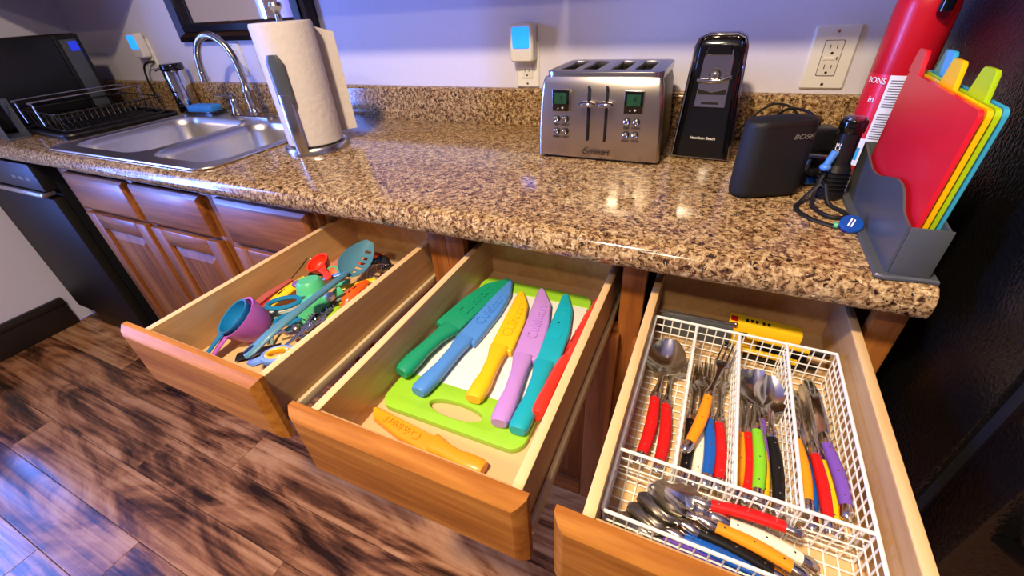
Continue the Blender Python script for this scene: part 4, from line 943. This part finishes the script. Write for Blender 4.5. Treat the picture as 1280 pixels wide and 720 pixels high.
# scissors blue / yellow
sc = thing('scissors', 'scissors with pale blue handle lined in yellow at the drawer front', 'scissors', (-.530, -.293, .765))
B().tube(ring_path((.004, .004, .012), .0225, .016, R(35)), .0052, 8, True, flat=1.3).out('handle_loop', 'c_sciblue', sc)
B().tube(ring_path((.004, .004, .0135), .0172, .0112, R(35)), .0038, 8, True, flat=1.7).out('loop_liner', 'c_sciyellow', sc)
B().tube(bez([(-.014, -.010, .010), (-.030, -.018, .004), (-.052, -.014, -.006)], 5), [.009]*6+[.006]*5, 8, flat=.6).out('handle_arm', 'c_sciblue', sc)
boxo('blade', 'steel', sc, (.01, .02, .02, .10, -.03, -.028))
# tongs, peelers and gadgets
def bar(name, label, cat, cname, pts, rad, flat=.6, extra=None, n=10, group=None):
    o0 = Vector(pts[0]); t = thing(name, label, cat, o0, 0, group)
    pp = [q-o0 for q in bez(pts, 6)]
    rr_ = rad if not isinstance(rad, (list, tuple)) else [rad[min(len(rad)-1, int(i*len(rad)/len(pp)))] for i in range(len(pp))]
    B().tube(pp, rr_, n, flat=flat).out('handle', cname, t, smooth=55)
    return t, o0
t, o0 = bar('silicone_tongs', 'long red silicone tongs along the left drawer side', 'tongs', 'c_spatred', [(-.708, -.225, .742), (-.712, -.16, .75), (-.714, -.095, .755)], [.010, .011, .009, .007], .5)
B().tube([tuple(Vector(p)-o0) for p in ((-.722, -.215, .752), (-.722, -.16, .76), (-.718, -.10, .762))], [.008, .009, .006], 10, flat=.5).out('tong_arm', 'c_brick', t)
B().tube([tuple(p-o0) for p in bez([(-.718, -.10, .762), (-.728, -.06, .768), (-.735, -.035, .772), (-.728, -.030, .768), (-.720, -.05, .764)], 5)], .0018, 6).out('wire_loop', 'steel', t)
t, o0 = bar('corn_peeler', 'bright yellow handled peeler with purple oval by the red tongs', 'peeler', 'c_yellow', [(-.696, -.182, .752), (-.692, -.14, .760), (-.688, -.088, .763)], [.010, .012, .0125, .0125, .011], .6)
B().ell(tuple(Vector((-.682, -.112, .7685))-o0), .0095, .013, .005).out('purple_oval', 'c_purple', t)
boxo('print_mark', 'ink', t, (.003, .0055, .026, .046, .0150, .0156))
t, o0 = bar('vegetable_peeler', 'orange handled peeler against the right drawer side', 'peeler', 'c_peelorange', [(-.546, -.132, .755), (-.5495, -.10, .765), (-.5535, -.050, .762)], [.008, .0125, .0135, .0125, .009], .55)
boxo('print_mark', 'ink', t, (-.006, -.003, .028, .050, .0165, .0172))
B().tube([tuple(Vector(p)-o0) for p in ((-.546, -.132, .755), (-.543, -.155, .75))], [.006, .004], 8, flat=.4).out('ferrule', 'steel', t)
t, o0 = bar('paring_tool', 'lime green handled gadget beside the metal corkscrew', 'gadget', 'c_peellime', [(-.543, -.188, .748), (-.548, -.155, .756), (-.560, -.118, .752)], [.006, .0075, .0085, .007], .6)
t, o0 = bar('flat_skimmer', 'flat yellow utensil under the slotted spoon bowl', 'utensil', 'c_yellow', [(-.604, -.088, .752), (-.575, -.055, .756), (-.548, -.030, .756)], [.006, .007, .0075], .4)
t, o0 = bar('butter_spreader', 'pale blue handled spreader beside the slotted spoon bowl', 'spreader', 'c_kblue', [(-.640, -.085, .770), (-.615, -.062, .774), (-.598, -.045, .772)], [.0055, .006, .005], .5)
# whisk-like turner tines
tn = thing('pasta_fork', 'grey green pasta fork with long prongs on the drawer floor', 'pasta fork', (-.66, -.20, ZB))
for i in range(6):
    x = -.040+i*.0125
    B().tube(bez([(.012+i*.006, .05, .016), (x*.8+.005, .015, .022), (x, -.02, .018), (x+.012, -.042, .004)], 5), [.0035]*8+[.003]*8, 7).out('prong', 'c_tines', tn)
B().tube([(.026, .055, .014), (.05, .10, .008), (.06, .16, .008)], [.014, .007, .006], 10, flat=.4).out('shank', 'c_tines', tn)
# can opener and corkscrew
cn = thing('hand_can_opener', 'chrome hand can opener with black grips beside the slotted spoon', 'can opener', (-.585, -.20, .742))
mlc = B().prism([(-.022, -.020), (.0, -.026), (.016, -.012), (.012, .008), (-.010, .012), (-.024, .0)], .004, .008, .001).out('plate', 'cutlery_steel', cn)
B().lathe([(.0085, .008), (.0085, .012), (.006, .014), (0, .0145)], 18, (-.006, -.006, 0)).out('wheel', 'nickel', cn)
B().tube([(-.022, -.016, .006), (-.036, -.030, .002)], [.005, .003], 8, flat=.5).out('cutter', 'cutlery_steel', cn)
B().tube(bez([(.008, .004, .010), (.018, .035, .018), (.026, .070, .022)], 5), [.0045]*5+[.0065]*6, 8, flat=.7).out('grip', 'black_gloss', cn)
B().tube(bez([(.012, -.002, .004), (.026, .03, .010), (.036, .066, .012)], 5), [.0045]*5+[.006]*6, 8, flat=.7).out('grip', 'cutlery_steel', cn)
cs = thing('corkscrew', 'chrome winged corkscrew with ivory knob beside the lime gadget', 'corkscrew', (-.560, -.20, .745))
B().tube([(-.012, -.055, .002), (-.002, -.01, .012), (.002, .01, .015)], [.0028, .004, .0055], 10).out('shaft', 'cutlery_steel', cs)
for s in (-1, 1):
    B().tube(bez([(.0+s*.006, -.012, .012), (s*.010-.002, .02, .018), (s*.012-.004, .05, .020)], 5), [.0035]*6+[.0045]*5, 8, flat=.6).out('wing', 'cutlery_steel', cs)
    for k in range(7): B().tube([(s*.008-.003, .004+k*.006, .021), (s*.013-.003, .004+k*.006, .021)], .0013, 6).out('rack_tooth', 'nickel', cs)
B().tube([tuple((.000+.0045*math.cos(k*.9), -.002+k*.0021, .017+.0045*math.sin(k*.9))) for k in range(30)], .0013, 6).out('screw_worm', 'cutlery_steel', cs)
B().lathe([(.006, 0), (.0095, .004), (.0095, .012), (.006, .016), (0, .017)], 16, (-.010, .068, .022)).out('knob', 'white_plastic', cs)
B().lathe([(.006, 0), (.006, .004), (0, .0055)], 14, (.012, -.026, .012)).out('pivot', 'cutlery_steel', cs)
mo = thing('bottle_opener', 'small steel bottle opener along the right drawer side', 'bottle opener', (-.536, -.225, .742))
B().prism([(-.010, -.018), (.0, -.026), (.010, -.018), (.007, .02), (.004, .06), (-.004, .06), (-.007, .02)], .0, .004, .001).out('body', 'cutlery_steel', mo); B().lathe([(.005, .004), (.005, .007), (0, .008)], 14, (0, -.010, 0)).out('rivet', 'nickel', mo)
# back of the drawer
t, o0 = bar('jar_gripper', 'black rubber gripper in the back corner of the utensil drawer', 'gripper', 'black_rubber', [(-.622, .032, .742), (-.600, .048, .752), (-.578, .040, .748), (-.565, .018, .742)], [.010, .012, .011, .009], .7)
t, o0 = bar('fish_scaler', 'dark orange gadget behind the slotted spoon bowl', 'gadget', 'c_peelorange', [(-.640, .020, .745), (-.618, .045, .758), (-.600, .058, .752)], [.008, .011, .010], .7)
t, o0 = bar('utensil_handle_black', 'black handled utensil under the red measuring scoop', 'utensil', 'black_satin', [(-.715, -.055, .748), (-.685, -.045, .752), (-.64, -.030, .752)], [.008, .0095, .009, .007], .6)
t.name = 'melon_baller'
t, o0 = bar('dark_spatula', 'black flat spatula end at the front of the utensil drawer', 'spatula', 'black_satin', [(-.658, -.290, .727), (-.634, -.270, .730), (-.60, -.24, .734)], [.012, .013, .010, .006], .22)
wl = thing('wire_whisk', 'thin steel wire whisk loops in the back right of the drawer', 'whisk', (-.552, -.045, .745))
for k in range(4):
    B().tube(bez([(.0, -.012+k*.003, .0), (-.012-k*.006, .03, .016+k*.003), (-.030+k*.008, .070, .014), (-.002+k*.002, .040, .010), (.002, -.01, .0)], 6), .0011, 6).out('whisk_wire', 'cutlery_steel', wl)
B().tube([(.0, -.012, 0), (.002, -.05, -.006)], .004, 8).out('whisk_handle', 'steel', wl)
rg = thing('ring_strainer', 'small green ring holding an orange centre beside the red scoop', 'strainer', (-.640, -.055, .770)); aim(rg, (.3, -.6, .75), (1, 0, 0))
B().tube([(.0125*math.cos(2*math.pi*k/20), .0125*math.sin(2*math.pi*k/20), 0) for k in range(20)], .0022, 8, True).out('ring', 'c_cupgreen', rg); B().lathe([(.0103, -.001), (.0103, .0012), (0, .002)], 20).out('centre', 'c_peelorange', rg)
cdp = B().box(-.035, .035, -.022, .022, 0, .0012).out('recipe_card', 'c_cardpink', bevel=.0002); cdp.location = (-.722, .038, ZB+.0003); cdp.rotation_euler = (0, 0, R(-8)); tag(cdp, 'pinkish card lying flat at the back of the utensil drawer', 'card')
